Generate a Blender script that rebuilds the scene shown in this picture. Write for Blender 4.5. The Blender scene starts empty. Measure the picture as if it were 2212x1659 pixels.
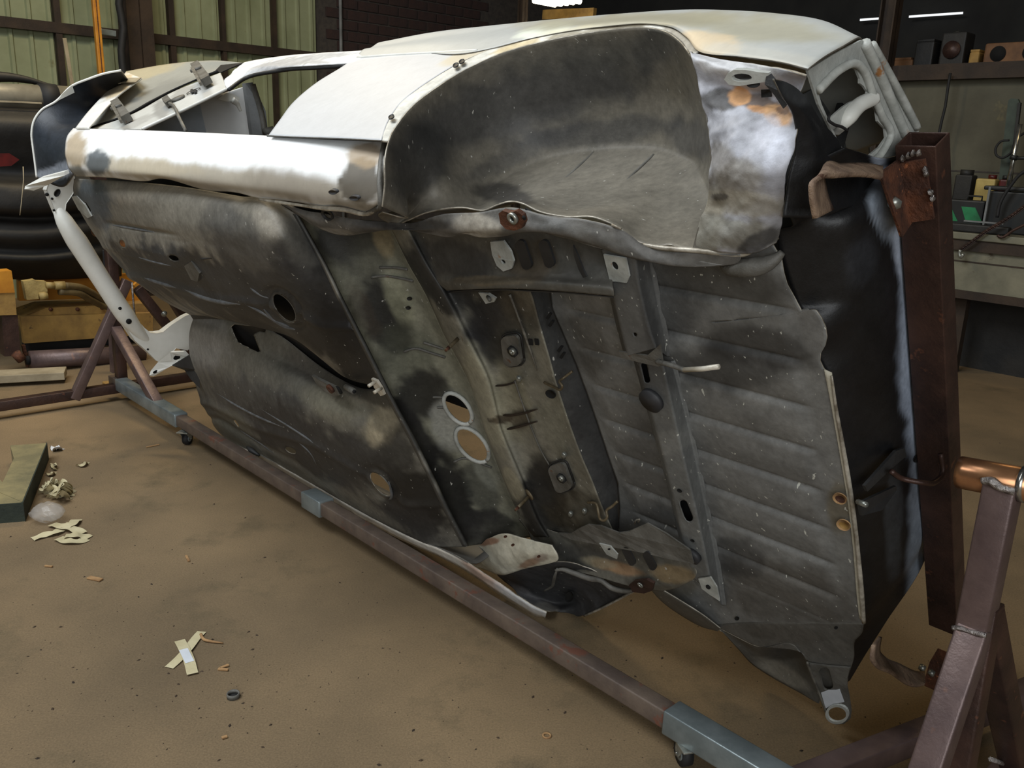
import bpy, bmesh, math, random
import numpy as np
from mathutils import Vector, Matrix, geometry

# ------------------------------------------------------------------ camera
W, H = 2212, 1659
FPX = 1860.0
PITCH, ROLL, CAMH = math.radians(15.3), math.radians(2.2), 1.55
scene = bpy.context.scene
_fw = np.array([0, math.cos(PITCH), -math.sin(PITCH)])
_rt = np.array([1.0, 0, 0]); _up = np.cross(_rt, _fw)
_c, _s = math.cos(ROLL), math.sin(ROLL)
CR_, CU_ = _c*_rt + _s*_up, -_s*_rt + _c*_up
CAM = np.array([0, 0, CAMH])
cam_data = bpy.data.cameras.new('camera')
cam_data.sensor_width = 36.0
cam_data.lens = 36.0*FPX/W
cam_data.clip_end = 200
cam = bpy.data.objects.new('camera', cam_data)
scene.collection.objects.link(cam)
cam.matrix_world = Matrix(((CR_[0], CU_[0], -_fw[0], CAM[0]), (CR_[1], CU_[1], -_fw[1], CAM[1]),
                           (CR_[2], CU_[2], -_fw[2], CAM[2]), (0, 0, 0, 1)))
scene.camera = cam

# ------------------------------------------------------------------ world, lights, exposure
world = bpy.data.worlds.new('workshop_air'); scene.world = world
world.use_nodes = True
bg = world.node_tree.nodes['Background']
bg.inputs[0].default_value = (0.80, 0.90, 1.0, 1); bg.inputs[1].default_value = 0.10
scene.view_settings.view_transform = 'Standard'
scene.view_settings.look = 'None'
scene.view_settings.gamma = 1.0
scene.view_settings.use_curve_mapping = False
scene.view_settings.exposure = 0.32

def area_light(name, loc, target, sx, sy, watts, col):
    ld = bpy.data.lights.new(name, 'AREA'); ld.shape = 'RECTANGLE'
    ld.size, ld.size_y, ld.energy, ld.color = sx, sy, watts, col
    o = bpy.data.objects.new(name, ld); scene.collection.objects.link(o)
    o.location = loc
    o.rotation_euler = (Vector(target)-Vector(loc)).to_track_quat('-Z', 'Y').to_euler()
    return o
# daylight: a roof light above the car's nose, the open roller door behind the camera
area_light('roof_light', (-3.0, 1.6, 5.6), (-0.9, 2.9, 1.2), 3.5, 3.5, 270, (0.93, 0.97, 1.0))
area_light('door_daylight', (0.4, -4.6, 2.7), (0.2, 3.0, 0.9), 5.0, 3.2, 210, (0.95, 0.98, 1.0))
area_light('workshop_lamp', (-2.2, 6.0, 4.8), (-2.2, 6.0, 0.0), 1.2, 0.4, 70, (1.0, 0.80, 0.50))
area_light('workshop_lamp_bay', (4.2, 4.6, 4.8), (4.2, 4.6, 0.0), 1.2, 0.4, 12, (1.0, 0.74, 0.38))

# ------------------------------------------------------------------ geometry helpers
def ray(x, y): return _fw + CR_*(x-W/2)/FPX - CU_*(y-H/2)/FPX
def project(V):
    d = V-CAM; z = d @ _fw
    return np.stack([W/2+FPX*(d @ CR_)/z, H/2-FPX*(d @ CU_)/z], -1)
def on_plane(x, y, p, n):
    d = ray(x, y); return CAM + d*(((p-CAM) @ n)/(d @ n))
def gp(x, y, z=0.0):
    d = ray(x, y); return CAM + d*((z-CAMH)/d[2])
# the car's own frame: AX nose direction, LX its upper flank, NX out of the underside, origin on the spit axis
AX = np.array([-0.68583609, 0.72775604, 0.0])
CX = np.array([AX[1], -AX[0], 0.0])                 # across the stand, away from the camera
_phi = math.radians(27.5); ZU = np.array([0, 0, 1.0])
LX = math.cos(_phi)*ZU - math.sin(_phi)*CX
NX = -math.cos(_phi)*CX - math.sin(_phi)*ZU
OX = np.array([0.45992, 1.96691, 0.99496])
def C3(a, l, n): return OX + AX*a + LX*l + NX*n
def pt(p):
    """(x,y,n) point on underside plane n; (x,y,'L',l) on a flank plane; (x,y,'A',a) on a cross plane; else world"""
    if isinstance(p, np.ndarray): return p
    if len(p) == 3: return on_plane(p[0], p[1], OX+NX*p[2], NX)
    k, v = p[2], p[3]
    if k == 'L': return on_plane(p[0], p[1], OX+LX*v, LX)
    if k == 'A': return on_plane(p[0], p[1], OX+AX*v, AX)
    if k == 'C': return on_plane(p[0], p[1], OX+CX*v, CX)
    if k == 'Z': return gp(p[0], p[1], v)
def carc(V): d = V-OX; return d @ AX, d @ LX, d @ NX
def spline(pts, n, smooth=True):
    P = np.array([pt(p) for p in pts], float)
    if len(P) == 1: return np.repeat(P, n, 0)
    seg = np.linalg.norm(np.diff(P, axis=0), axis=1); seg[seg < 1e-9] = 1e-9
    s = np.concatenate([[0], np.cumsum(seg)]); s /= s[-1]
    t = np.linspace(0, 1, n)
    if not smooth or len(P) < 3:
        return np.stack([np.interp(t, s, P[:, k]) for k in range(3)], -1)
    m = np.zeros_like(P)
    d = np.diff(P, axis=0)/np.diff(s)[:, None]
    m[1:-1] = (d[1:]*np.diff(s)[:-1, None]+d[:-1]*np.diff(s)[1:, None])/(s[2:]-s[:-2])[:, None]
    m[0], m[-1] = d[0], d[-1]
    i = np.clip(np.searchsorted(s, t, 'right')-1, 0, len(P)-2)
    h = (s[i+1]-s[i])[:, None]; u = ((t-s[i])[:, None])/h
    return ((2*u**3-3*u**2+1)*P[i]+(u**3-2*u**2+u)*h*m[i]+(-2*u**3+3*u**2)*P[i+1]+(u**3-u**2)*h*m[i+1])

_rng = np.random.default_rng(7)
_lat = _rng.random((256, 256))
def vnoise(x, y):
    xi, yi = np.floor(x).astype(int), np.floor(y).astype(int)
    fx, fy = x-xi, y-yi
    fx, fy = fx*fx*(3-2*fx), fy*fy*(3-2*fy)
    g = lambda i, j: _lat[i % 256, j % 256]
    return (g(xi, yi)*(1-fx)+g(xi+1, yi)*fx)*(1-fy)+(g(xi, yi+1)*(1-fx)+g(xi+1, yi+1)*fx)*fy
def fbm(x, y, o=4):
    s, a, t = 0, 0.5, 0
    for k in range(o):
        s = s+a*vnoise(x*2**k+17.3*k, y*2**k+5.1*k); t += a; a *= 0.5
    return s/t
def lin(c):
    c = np.asarray(c, float)/255.0
    return np.where(c <= 0.04045, c/12.92, ((c+0.055)/1.055)**2.4)

# ------------------------------------------------------------------ object helpers
ROOT_LOC = {}
def link(o, parent=None):
    scene.collection.objects.link(o)
    if parent is not None: o.parent = parent
    return o
def tag(o, label=None, cat=None, group=None, kind=None):
    if label: o['label'] = label
    if cat: o['category'] = cat
    if group: o['group'] = group
    if kind: o['kind'] = kind
    return o
def thing(name, loc, label, cat, group=None):
    o = bpy.data.objects.new(name, None); o.empty_display_size = 0.1
    link(o); o.location = [float(v) for v in loc]; ROOT_LOC[o.name] = np.array(loc, float)
    return tag(o, label, cat, group)
def root_of(p):
    while p is not None and p.parent is not None: p = p.parent
    return p
def mesh_obj(name, V, F, mat, parent=None, smooth=True, origin=None):
    V = np.asarray(V, float)
    r = root_of(parent)
    if r is not None: off = ROOT_LOC.get(r.name, np.array(r.location))
    else: off = np.array([V[:, 0].mean(), V[:, 1].mean(), V[:, 2].min()]) if origin is None else np.array(origin)
    me = bpy.data.meshes.new(name)
    me.from_pydata([tuple(v) for v in (V-off)], [], F)
    me.validate(); me.update()
    if smooth: me.shade_smooth()
    for m in (mat if isinstance(mat, (list, tuple)) else [mat]): me.materials.append(m)
    o = bpy.data.objects.new(name, me); link(o, parent)
    if r is None: o.location = [float(v) for v in off]; ROOT_LOC[o.name] = off
    return o
def join(parts):
    V, F, k = [], [], 0
    for v, f in parts:
        V.append(np.asarray(v, float)); F += [tuple(i+k for i in q) for q in f]; k += len(v)
    return np.concatenate(V), F
def box_geo(c, ux, uy, uz, sx, sy, sz, bev=0.0):
    c, ux, uy, uz = [np.asarray(v, float) for v in (c, ux, uy, uz)]
    bm = bmesh.new(); bmesh.ops.create_cube(bm, size=1.0)
    for v in bm.verts: v.co = (v.co.x*sx, v.co.y*sy, v.co.z*sz)
    if bev > 0: bmesh.ops.bevel(bm, geom=bm.edges[:], offset=bev, segments=2, affect='EDGES', profile=0.5)
    V = np.array([c+ux*v.co.x+uy*v.co.y+uz*v.co.z for v in bm.verts]); bm.verts.index_update()
    F = [tuple(v.index for v in f.verts) for f in bm.faces]; bm.free()
    return V, F
def nrm(v): v = np.asarray(v, float); return v/np.linalg.norm(v)
def bar_geo(p0, p1, w, h, side, bev=0.004):
    """box bar p0-p1: w along 'side', h along the third axis"""
    p0, p1 = np.asarray(p0, float), np.asarray(p1, float)
    z = nrm(p1-p0); x = nrm(side-z*(np.dot(side, z))); y = np.cross(z, x)
    return box_geo((p0+p1)/2, x, y, z, w, h, np.linalg.norm(p1-p0), bev)
def tube_geo(pts, r, seg=10, caps=True, smooth_n=None):
    P = np.array([pt(p) for p in pts], float)
    if smooth_n: P = spline(list(P), smooth_n)
    n = len(P); rr = np.broadcast_to(np.asarray(r, float), (n,)) if np.ndim(r) == 0 else np.interp(np.linspace(0, 1, n), np.linspace(0, 1, len(r)), r)
    T = np.gradient(P, axis=0); T /= np.linalg.norm(T, axis=1)[:, None]+1e-12
    ref = np.array([0, 0, 1.0]) if abs(T[0][2]) < 0.9 else np.array([1.0, 0, 0])
    V, F = [], []
    x = nrm(np.cross(T[0], ref))
    for i in range(n):
        x = nrm(x-T[i]*np.dot(x, T[i])); y = np.cross(T[i], x)
        for k in range(seg):
            an = 2*math.pi*k/seg; V.append(P[i]+rr[i]*(math.cos(an)*x+math.sin(an)*y))
    for i in range(n-1):
        for k in range(seg):
            F.append((i*seg+k, i*seg+(k+1) % seg, (i+1)*seg+(k+1) % seg, (i+1)*seg+k))
    if caps: F.append(tuple(range(seg))[::-1]); F.append(tuple((n-1)*seg+k for k in range(seg)))
    return np.array(V), F
def disc_geo(c, nv, r, th, seg=20, rin=0.0, ex=1.0, xd=None):
    """flat disc or washer facing nv, thickness th, ellipse factor ex along xd"""
    nv = nrm(nv); xd = nrm(np.cross(nv, [0.3, 0.5, 0.8])) if xd is None else nrm(np.asarray(xd)-nv*np.dot(xd, nv)); yd = np.cross(nv, xd)
    c = np.asarray(c, float); V, F = [], []
    rings = [(r, 0), (r, th)] + ([(rin, th), (rin, 0)] if rin > 0 else [])
    for rr, z in rings:
        for k in range(seg):
            an = 2*math.pi*k/seg; V.append(c+nv*z+rr*(ex*math.cos(an)*xd+math.sin(an)*yd))
    m = len(rings)
    for j in range(m if rin > 0 else 1):
        for k in range(seg):
            a, b = j*seg, ((j+1) % m)*seg
            F.append((a+k, a+(k+1) % seg, b+(k+1) % seg, b+k))
    if rin <= 0: F += [tuple(range(seg))[::-1], tuple(seg+k for k in range(seg))]
    return np.array(V), F
def poly_geo(outer, thick_vec, holes=()):
    """plate from a 3D outline (list of pts) with holes, extruded by thick_vec"""
    O3 = [pt(p) for p in outer]; H3 = [[pt(p) for p in h] for h in holes]
    loops = [[Vector(p) for p in O3]]+[[Vector(p) for p in h] for h in H3]
    tris = geometry.tessellate_polygon(loops)
    base = np.array([p for lp in [O3]+H3 for p in lp]); n = len(base)
    V = np.concatenate([base, base+np.asarray(thick_vec, float)])
    F = [tuple(t) for t in tris]+[tuple(i+n for i in t[::-1]) for t in tris]
    k = 0
    for lp in [O3]+H3:
        m = len(lp)
        for i in range(m): F.append((k+i, k+(i+1) % m, n+k+(i+1) % m, n+k+i))
        k += m
    return V, F
def ell(cx, cy, ra, rb, deg, n=18):
    c, s = math.cos(math.radians(deg)), math.sin(math.radians(deg))
    return [(cx+ra*math.cos(t)*c-rb*math.sin(t)*s, cy+ra*math.cos(t)*s+rb*math.sin(t)*c) for t in np.linspace(0, 2*math.pi, n, endpoint=False)]
def slot(cx, cy, hl, r, deg, n=6):
    c, s = math.cos(math.radians(deg)), math.sin(math.radians(deg)); q = []
    for sg, a0 in ((1, -90), (-1, 90)):
        for k in range(n+1):
            an = math.radians(a0+180*k/n); u, v = sg*hl+r*math.cos(an), r*math.sin(an)
            q.append((cx+u*c-v*s, cy+u*s+v*c))
    return q
def solidify(o, th, rim_mat=None, offset=-1.0):
    m = o.modifiers.new('sheet', 'SOLIDIFY'); m.thickness = th; m.offset = offset
    if rim_mat is not None:
        o.data.materials.append(rim_mat); m.material_offset_rim = len(o.data.materials)-1
    return o
def paint_attr(me, V, base, blobs=(), grain=0.10, k=9.0):
    """per-vertex paint colour: base coat, oversprayed / bared / rusty / shaded or highlit patches with soft ragged borders"""
    px = project(V); a, l, n = carc(V)
    pu, pv = a+0.6*n, l-0.7*n+0.3*a
    nz = fbm(pu*k+3.1, pv*k+1.7)-0.5
    nz2 = fbm(pu*k*3.1+9.0, pv*k*3.1+4.0)-0.5
    nz3 = fbm(pu*2.3+40.0, pv*2.3+11.0)-0.5
    col = np.tile(lin(base), (len(V), 1))*(1+grain*2.2*nz+grain*1.6*nz2+grain*2.0*nz3)[:, None]
    for b in blobs:
        x, y, ra, rb, deg, rgb = b[:6]; st = b[6] if len(b) > 6 else 0.9; soft = b[7] if len(b) > 7 else 0.55
        c, s = math.cos(math.radians(deg)), math.sin(math.radians(deg))
        dx, dy = px[:, 0]-x, px[:, 1]-y
        d = np.sqrt(((dx*c+dy*s)/ra)**2+((-dx*s+dy*c)/rb)**2)+0.75*nz+0.5*nz2
        w = np.clip((1+soft*0.5-d)/soft, 0, 1); w = (w*w*(3-2*w))*st
        tgt = lin(rgb)*(1+grain*2*nz2)[:, None]
        col = col*(1-w[:, None])+tgt*w[:, None]
    at = me.attributes.new('paint', 'FLOAT_COLOR', 'POINT')
    at.data.foreach_set('color', np.concatenate([np.clip(col, 0.002, 0.95), np.ones((len(V), 1))], 1).ravel())
def inside_poly(px, poly):
    x, y = px[:, 0], px[:, 1]; r = np.zeros(len(px), bool); m = len(poly)
    for i in range(m):
        x0, y0 = poly[i]; x1, y1 = poly[(i+1) % m]
        if y0 == y1: continue
        r ^= ((y0 > y) != (y1 > y)) & (x < (x1-x0)*(y-y0)/(y1-y0)+x0)
    return r
def near_poly(p, poly):
    best = None
    for i in range(len(poly)):
        a = np.array(poly[i]); b = np.array(poly[(i+1) % len(poly)]); d = b-a
        t = np.clip(np.dot(p-a, d)/(np.dot(d, d)+1e-9), 0, 1); q = a+d*t; e = np.linalg.norm(p-q)
        if best is None or e < best[0]: best = (e, q)
    return best
def grid_sheet(name, G, mat, parent, base, blobs=(), thick=0.0025, rim=None, deform=None, holes=(), grain=0.10, k=9.0, rough=0.0, flip=False):
    """sheet-metal panel from a (nv,nu,3) grid of points"""
    nv, nu = G.shape[:2]; V = G.reshape(-1, 3).copy()
    if deform is not None:
        a, l, n = carc(V); V = V+NX*deform(a, l, n, project(V))[:, None]
    if rough:
        a, l, n = carc(V); V = V+(NX*0.8+LX*0.4)*(rough*(fbm(a*11+2, (l-n)*11+8)-0.5))[:, None]
    F = [(j*nu+i, j*nu+i+1, (j+1)*nu+i+1, (j+1)*nu+i) for j in range(nv-1) for i in range(nu-1)]
    if holes:
        Fa = np.array(F); keep = np.ones(len(F), bool); px = project(V)
        for poly in holes:
            ins = inside_poly(px, poly)
            cnt = ins[Fa].sum(1)
            kill = cnt >= 3
            # pull the border vertices of the cut onto the outline
            tri = np.unique(Fa[(cnt > 0) & (cnt < 3)].ravel())
            bord = np.intersect1d(np.unique(Fa[kill].ravel()), np.unique(Fa[~kill].ravel())) if kill.any() else []
            for vi in bord:
                e, q = near_poly(px[vi], poly)
                nn = V[vi]; dep = np.dot(nn-CAM, _fw)
                V[vi] = CAM+ray(q[0], q[1])*dep; px[vi] = q
            keep &= ~kill
        F = [tuple(f) for f in Fa[keep]]
    if flip: F = [f[::-1] for f in F]
    o = mesh_obj(name, V, F, mat, parent)
    if len(o.data.vertices) == len(V): paint_attr(o.data, V, base, blobs, grain, k)
    if thick: solidify(o, thick, rim)
    return o
def loft(rows, nu, nv, smooth=True, smooth_v=True):
    R = np.array([spline(r, nu, smooth) for r in rows])
    return np.stack([spline(list(R[:, i]), nv, smooth_v) for i in range(nu)], 1)
def outward(G, ref):
    """True if the grid's face normals point along ref"""
    nv, nu = G.shape[:2]; j, i = nv//2, nu//2
    n = np.cross(G[j, min(i+1, nu-1)]-G[j, i], G[min(j+1, nv-1), i]-G[j, i])
    return np.dot(n, ref) > 0

# ------------------------------------------------------------------ materials
MATS = {}
def new_mat(name):
    m = bpy.data.materials.new(name); m.use_nodes = True
    nt = m.node_tree; b = nt.nodes['Principled BSDF']; MATS[name] = m
    return m, nt, b
def node(nt, t, **kw):
    n = nt.nodes.new(t)
    for k_, v in kw.items():
        if k_ in n.inputs.keys(): n.inputs[k_].default_value = v
        else: setattr(n, k_, v)
    return n
def L4(c): return (*[float(v) for v in lin(c)], 1.0)
def simple(name, c1, c2=None, scale=8.0, rough=0.6, metal=0.0, bump=0.0, bscale=60.0, spec=0.5, detail=6.0, lo=0.35, hi=0.65, stretch=None, c3=None, s3=40.0, t3=0.62):
    m, nt, b = new_mat(name); L = nt.links
    b.inputs['Roughness'].default_value = rough; b.inputs['Metallic'].default_value = metal
    b.inputs['Specular IOR Level'].default_value = spec
    tc = node(nt, 'ShaderNodeTexCoord'); co = tc.outputs['Object']
    if stretch:
        mp = node(nt, 'ShaderNodeMapping'); mp.inputs['Scale'].default_value = stretch
        L.new(co, mp.inputs[0]); co = mp.outputs[0]
    nz = node(nt, 'ShaderNodeTexNoise', Scale=scale, Detail=detail, Roughness=0.6); L.new(co, nz.inputs['Vector'])
    cr = node(nt, 'ShaderNodeValToRGB'); cr.color_ramp.elements[0].position = lo; cr.color_ramp.elements[1].position = hi
    cr.color_ramp.elements[0].color = L4(c1); cr.color_ramp.elements[1].color = L4(c2 or c1)
    L.new(nz.outputs['Fac'], cr.inputs[0]); out = cr.outputs[0]
    if c3:
        n3 = node(nt, 'ShaderNodeTexNoise', Scale=s3, Detail=4.0, Roughness=0.65); L.new(co, n3.inputs['Vector'])
        r3 = node(nt, 'ShaderNodeMapRange'); r3.inputs['From Min'].default_value = t3; r3.inputs['From Max'].default_value = t3+0.06
        L.new(n3.outputs['Fac'], r3.inputs['Value'])
        mx = node(nt, 'ShaderNodeMix', data_type='RGBA'); L.new(r3.outputs[0], mx.inputs['Factor'])
        L.new(out, mx.inputs['A']); mx.inputs['B'].default_value = L4(c3); out = mx.outputs['Result']
    L.new(out, b.inputs['Base Color'])
    if bump:
        nb = node(nt, 'ShaderNodeTexNoise', Scale=bscale, Detail=5.0, Roughness=0.65); L.new(co, nb.inputs['Vector'])
        bp = node(nt, 'ShaderNodeBump', Strength=bump, Distance=0.01); L.new(nb.outputs['Fac'], bp.inputs['Height'])
        L.new(bp.outputs[0], b.inputs['Normal'])
    return m
def painted(name, rough=0.55, metal=0.0, bump=0.25, speck=None, speck_amt=0.0, spec=0.4, scratch=0.0, fine=0.25):
    """sheet metal whose coat comes from the 'paint' attribute, with fine grain and flecks"""
    m, nt, b = new_mat(name); L = nt.links
    b.inputs['Roughness'].default_value = rough; b.inputs['Metallic'].default_value = metal
    b.inputs['Specular IOR Level'].default_value = spec
    at = node(nt, 'ShaderNodeAttribute', attribute_name='paint'); tc = node(nt, 'ShaderNodeTexCoord')
    nz = node(nt, 'ShaderNodeTexNoise', Scale=55.0, Detail=6.0, Roughness=0.7); L.new(tc.outputs['Object'], nz.inputs['Vector'])
    mr = node(nt, 'ShaderNodeMapRange'); mr.inputs['From Min'].default_value = 0.25; mr.inputs['From Max'].default_value = 0.75
    mr.inputs['To Min'].default_value = 1-fine; mr.inputs['To Max'].default_value = 1+fine
    L.new(nz.outputs['Fac'], mr.inputs['Value'])
    vm = node(nt, 'ShaderNodeVectorMath', operation='MULTIPLY'); L.new(at.outputs['Color'], vm.inputs[0]); L.new(mr.outputs[0], vm.inputs[1])
    n9 = node(nt, 'ShaderNodeTexNoise', Scale=11.0, Detail=9.0, Roughness=0.72); L.new(tc.outputs['Object'], n9.inputs['Vector'])
    m9 = node(nt, 'ShaderNodeMapRange'); m9.inputs['From Min'].default_value = 0.3; m9.inputs['From Max'].default_value = 0.7
    m9.inputs['To Min'].default_value = 1-fine*0.9; m9.inputs['To Max'].default_value = 1+fine*0.9
    L.new(n9.outputs['Fac'], m9.inputs['Value'])
    v9 = node(nt, 'ShaderNodeVectorMath', operation='MULTIPLY'); L.new(vm.outputs[0], v9.inputs[0]); L.new(m9.outputs[0], v9.inputs[1])
    out = v9.outputs[0]
    if speck_amt > 0:
        sp = node(nt, 'ShaderNodeTexNoise', Scale=85.0, Detail=2.0, Roughness=0.5); 
        mp = node(nt, 'ShaderNodeMapping'); mp.inputs['Scale'].default_value = (1, 1, 0.5)
        L.new(tc.outputs['Object'], mp.inputs[0]); L.new(mp.outputs[0], sp.inputs['Vector'])
        r = node(nt, 'ShaderNodeMapRange'); r.inputs['From Min'].default_value = 0.73-speck_amt; r.inputs['From Max'].default_value = 0.76-speck_amt
        L.new(sp.outputs['Fac'], r.inputs['Value'])
        mx = node(nt, 'ShaderNodeMix', data_type='RGBA'); L.new(r.outputs[0], mx.inputs['Factor']); L.new(out, mx.inputs['A'])
        mx.inputs['B'].default_value = L4(speck); out = mx.outputs['Result']
    L.new(out, b.inputs['Base Color'])
    if bump:
        nb = node(nt, 'ShaderNodeTexNoise', Scale=38.0, Detail=6.0, Roughness=0.7); L.new(tc.outputs['Object'], nb.inputs['Vector'])
        bp = node(nt, 'ShaderNodeBump', Strength=bump, Distance=0.004); L.new(nb.outputs['Fac'], bp.inputs['Height'])
        L.new(bp.outputs[0], b.inputs['Normal'])
    return m
M_white = painted('white_primer', 0.50, 0, 0.10, fine=0.05)
M_under = painted('underseal', 0.52, 0, 0.35, speck=(176, 174, 166), speck_amt=0.008, fine=0.26)
M_boot = painted('boot_floor_coat', 0.55, 0, 0.30, speck=(190, 190, 180), speck_amt=0.03, fine=0.22)
M_black = painted('black_coat', 0.45, 0, 0.30, fine=0.25)
M_burnt = painted('burnt_primer', 0.60, 0, 0.45, fine=0.18)
M_rim = simple('bare_edge', (196, 190, 176), (120, 112, 98), 30, 0.45, 0.25)
M_rimdk = simple('dull_edge', (120, 116, 106), (70, 66, 60), 30, 0.55, 0.1)
M_grey = simple('grey_panel', (120, 122, 122), (92, 94, 94), 6, 0.6, 0, 0.2, 40)
M_dark = simple('dark_panel', (46, 46, 46), (30, 30, 31), 6, 0.6, 0, 0.2, 40)
M_greymid = simple('mid_grey_bracket', (108, 106, 100), (78, 76, 70), 14, 0.6, 0.05, 0.3, 50, c3=(96, 66, 44), s3=22, t3=0.66)
M_paleplate = simple('pale_plate', (188, 190, 184), (150, 152, 146), 16, 0.55, 0, 0.2, 50, c3=(150, 104, 60), s3=18, t3=0.64)
M_wht = simple('white_paint', (232, 232, 226), (214, 214, 206), 5, 0.45, 0, 0.05)
M_rust = simple('rust_brown', (104, 62, 40), (62, 38, 28), 26, 0.75, 0.1, 0.6, 70, c3=(150, 92, 58), s3=60, t3=0.62)
M_tube = simple('brown_tube', (110, 92, 88), (82, 67, 66), 7, 0.42, 0.35, 0.15, 60, stretch=(1, 1, 1), c3=(116, 88, 76), s3=12, t3=0.64)
M_tubedk = simple('scale_and_shade_tube', (78, 56, 48), (50, 37, 34), 9, 0.45, 0.35, 0.2, 60, c3=(104, 68, 52), s3=18, t3=0.64)
M_beam = simple('rusty_beam', (110, 96, 84), (84, 72, 65), 9, 0.6, 0.15, 0.2, 60, c3=(112, 74, 60), s3=10.0, t3=0.58)
M_galv = simple('galvanised', (150, 160, 162), (122, 132, 134), 10, 0.38, 0.55, 0.08, 60)
M_steel = simple('bright_steel', (190, 188, 182), (140, 138, 132), 30, 0.25, 0.9)
M_zinc = simple('zinc_bolt', (176, 178, 170), (130, 132, 126), 40, 0.35, 0.7)
M_copper = simple('heat_tinted_tube', (196, 146, 104), (150, 104, 74), 9, 0.28, 0.75, stretch=(1, 1, 1))
M_weld = simple('weld_bead', (196, 190, 186), (120, 112, 108), 60, 0.3, 0.8, 0.8, 90)
M_black_rub = simple('black_rubber', (30, 30, 31), (20, 20, 21), 10, 0.7)
M_plug = simple('rubber_plug', (52, 52, 54), (38, 38, 40), 20, 0.6)
M_wire = simple('wire', (118, 106, 84), (86, 74, 54), 40, 0.5, 0.3)
M_wirew = simple('pale_pipe', (210, 204, 190), (176, 168, 150), 30, 0.4, 0.1)
M_hole = simple('open_hole', (10, 10, 10), (7, 7, 7), 10, 0.9)
M_tape = simple('masking_tape', (206, 196, 160), (186, 174, 136), 12, 0.7, 0, 0.2, 60)
M_paper = simple('white_paper', (220, 224, 230), (205, 210, 216), 12, 0.8)
M_wood = simple('wood_chip', (176, 140, 96), (140, 106, 70), 30, 0.8)
M_grit = simple('dark_grit', (72, 56, 38), (40, 32, 24), 30, 0.9)
M_greenwood = simple('green_grey_board', (146, 134, 94), (112, 105, 76), 7, 0.8, 0, 0.3, 60)
M_greenside = simple('dark_green_side', (58, 66, 54), (40, 48, 42), 9, 0.8, 0, 0.3, 60)
M_orange = simple('orange_paint', (206, 142, 44), (178, 116, 34), 6, 0.5, 0, 0.1)
M_ochre = simple('ochre_paint', (170, 134, 70), (130, 100, 54), 7, 0.7, 0, 0.2, c3=(90, 66, 44), s3=9, t3=0.62)
M_cream = simple('cream_casting', (176, 154, 96), (140, 118, 70), 12, 0.6, 0, 0.3)
M_hose = simple('dusty_hose', (110, 92, 56), (86, 72, 44), 20, 0.7)
M_tarp = simple('black_tarp', (34, 32, 29), (18, 18, 18), 4, 0.6, 0, 0.3, 12)
M_silver = simple('silver_cover', (150, 146, 132), (120, 116, 104), 6, 0.45, 0.2)
M_red = simple('red_lens', (92, 24, 22), (60, 16, 16), 8, 0.4)
M_concpale = simple('pale_board', (168, 156, 130), (140, 128, 104), 6, 0.8, 0, 0.2)
M_roofsteel = simple('brown_girt', (60, 46, 34), (40, 31, 24), 5, 0.7, 0.1, 0.2)
M_bench = simple('grey_painted_bench', (128, 124, 104), (100, 98, 82), 4, 0.6, 0, 0.1, c3=(70, 60, 44), s3=6, t3=0.66)
M_green = simple('green_case', (34, 128, 78), (22, 92, 56), 8, 0.5)
M_blackcase = simple('black_case', (28, 30, 30), (18, 19, 19), 8, 0.5)
M_yellowish = simple('yellow_can', (186, 164, 96), (160, 138, 76), 8, 0.5)
M_jackgreen = simple('dull_green_paint', (62, 74, 62), (44, 54, 46), 8, 0.6)
M_chrome = simple('worn_chrome', (200, 200, 195), (120, 118, 110), 24, 0.25, 0.9)
M_brownbox = simple('brown_box', (120, 84, 52), (90, 62, 40), 8, 0.7)

def brick_mat():
    m = simple('dark_brick', (58, 40, 36), (42, 32, 32), 9, 0.85, 0, 0.4, 60); return m
M_brick = brick_mat()
M_mortar = simple('mortar', (72, 66, 60), (56, 52, 50), 20, 0.9)
M_conc = simple('painted_block_wall', (92, 89, 74), (78, 75, 62), 3.0, 0.85, 0, 0.2, 30, c3=(104, 98, 76), s3=5, t3=0.66)
M_sheet = simple('sage_sheet', (144, 150, 118), (126, 132, 100), 2.2, 0.6, 0, 0.1, 20, c3=(120, 118, 84), s3=3.0, t3=0.68)
M_void = simple('dark_roof', (34, 34, 32), (24, 24, 24), 3, 0.9)

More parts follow.
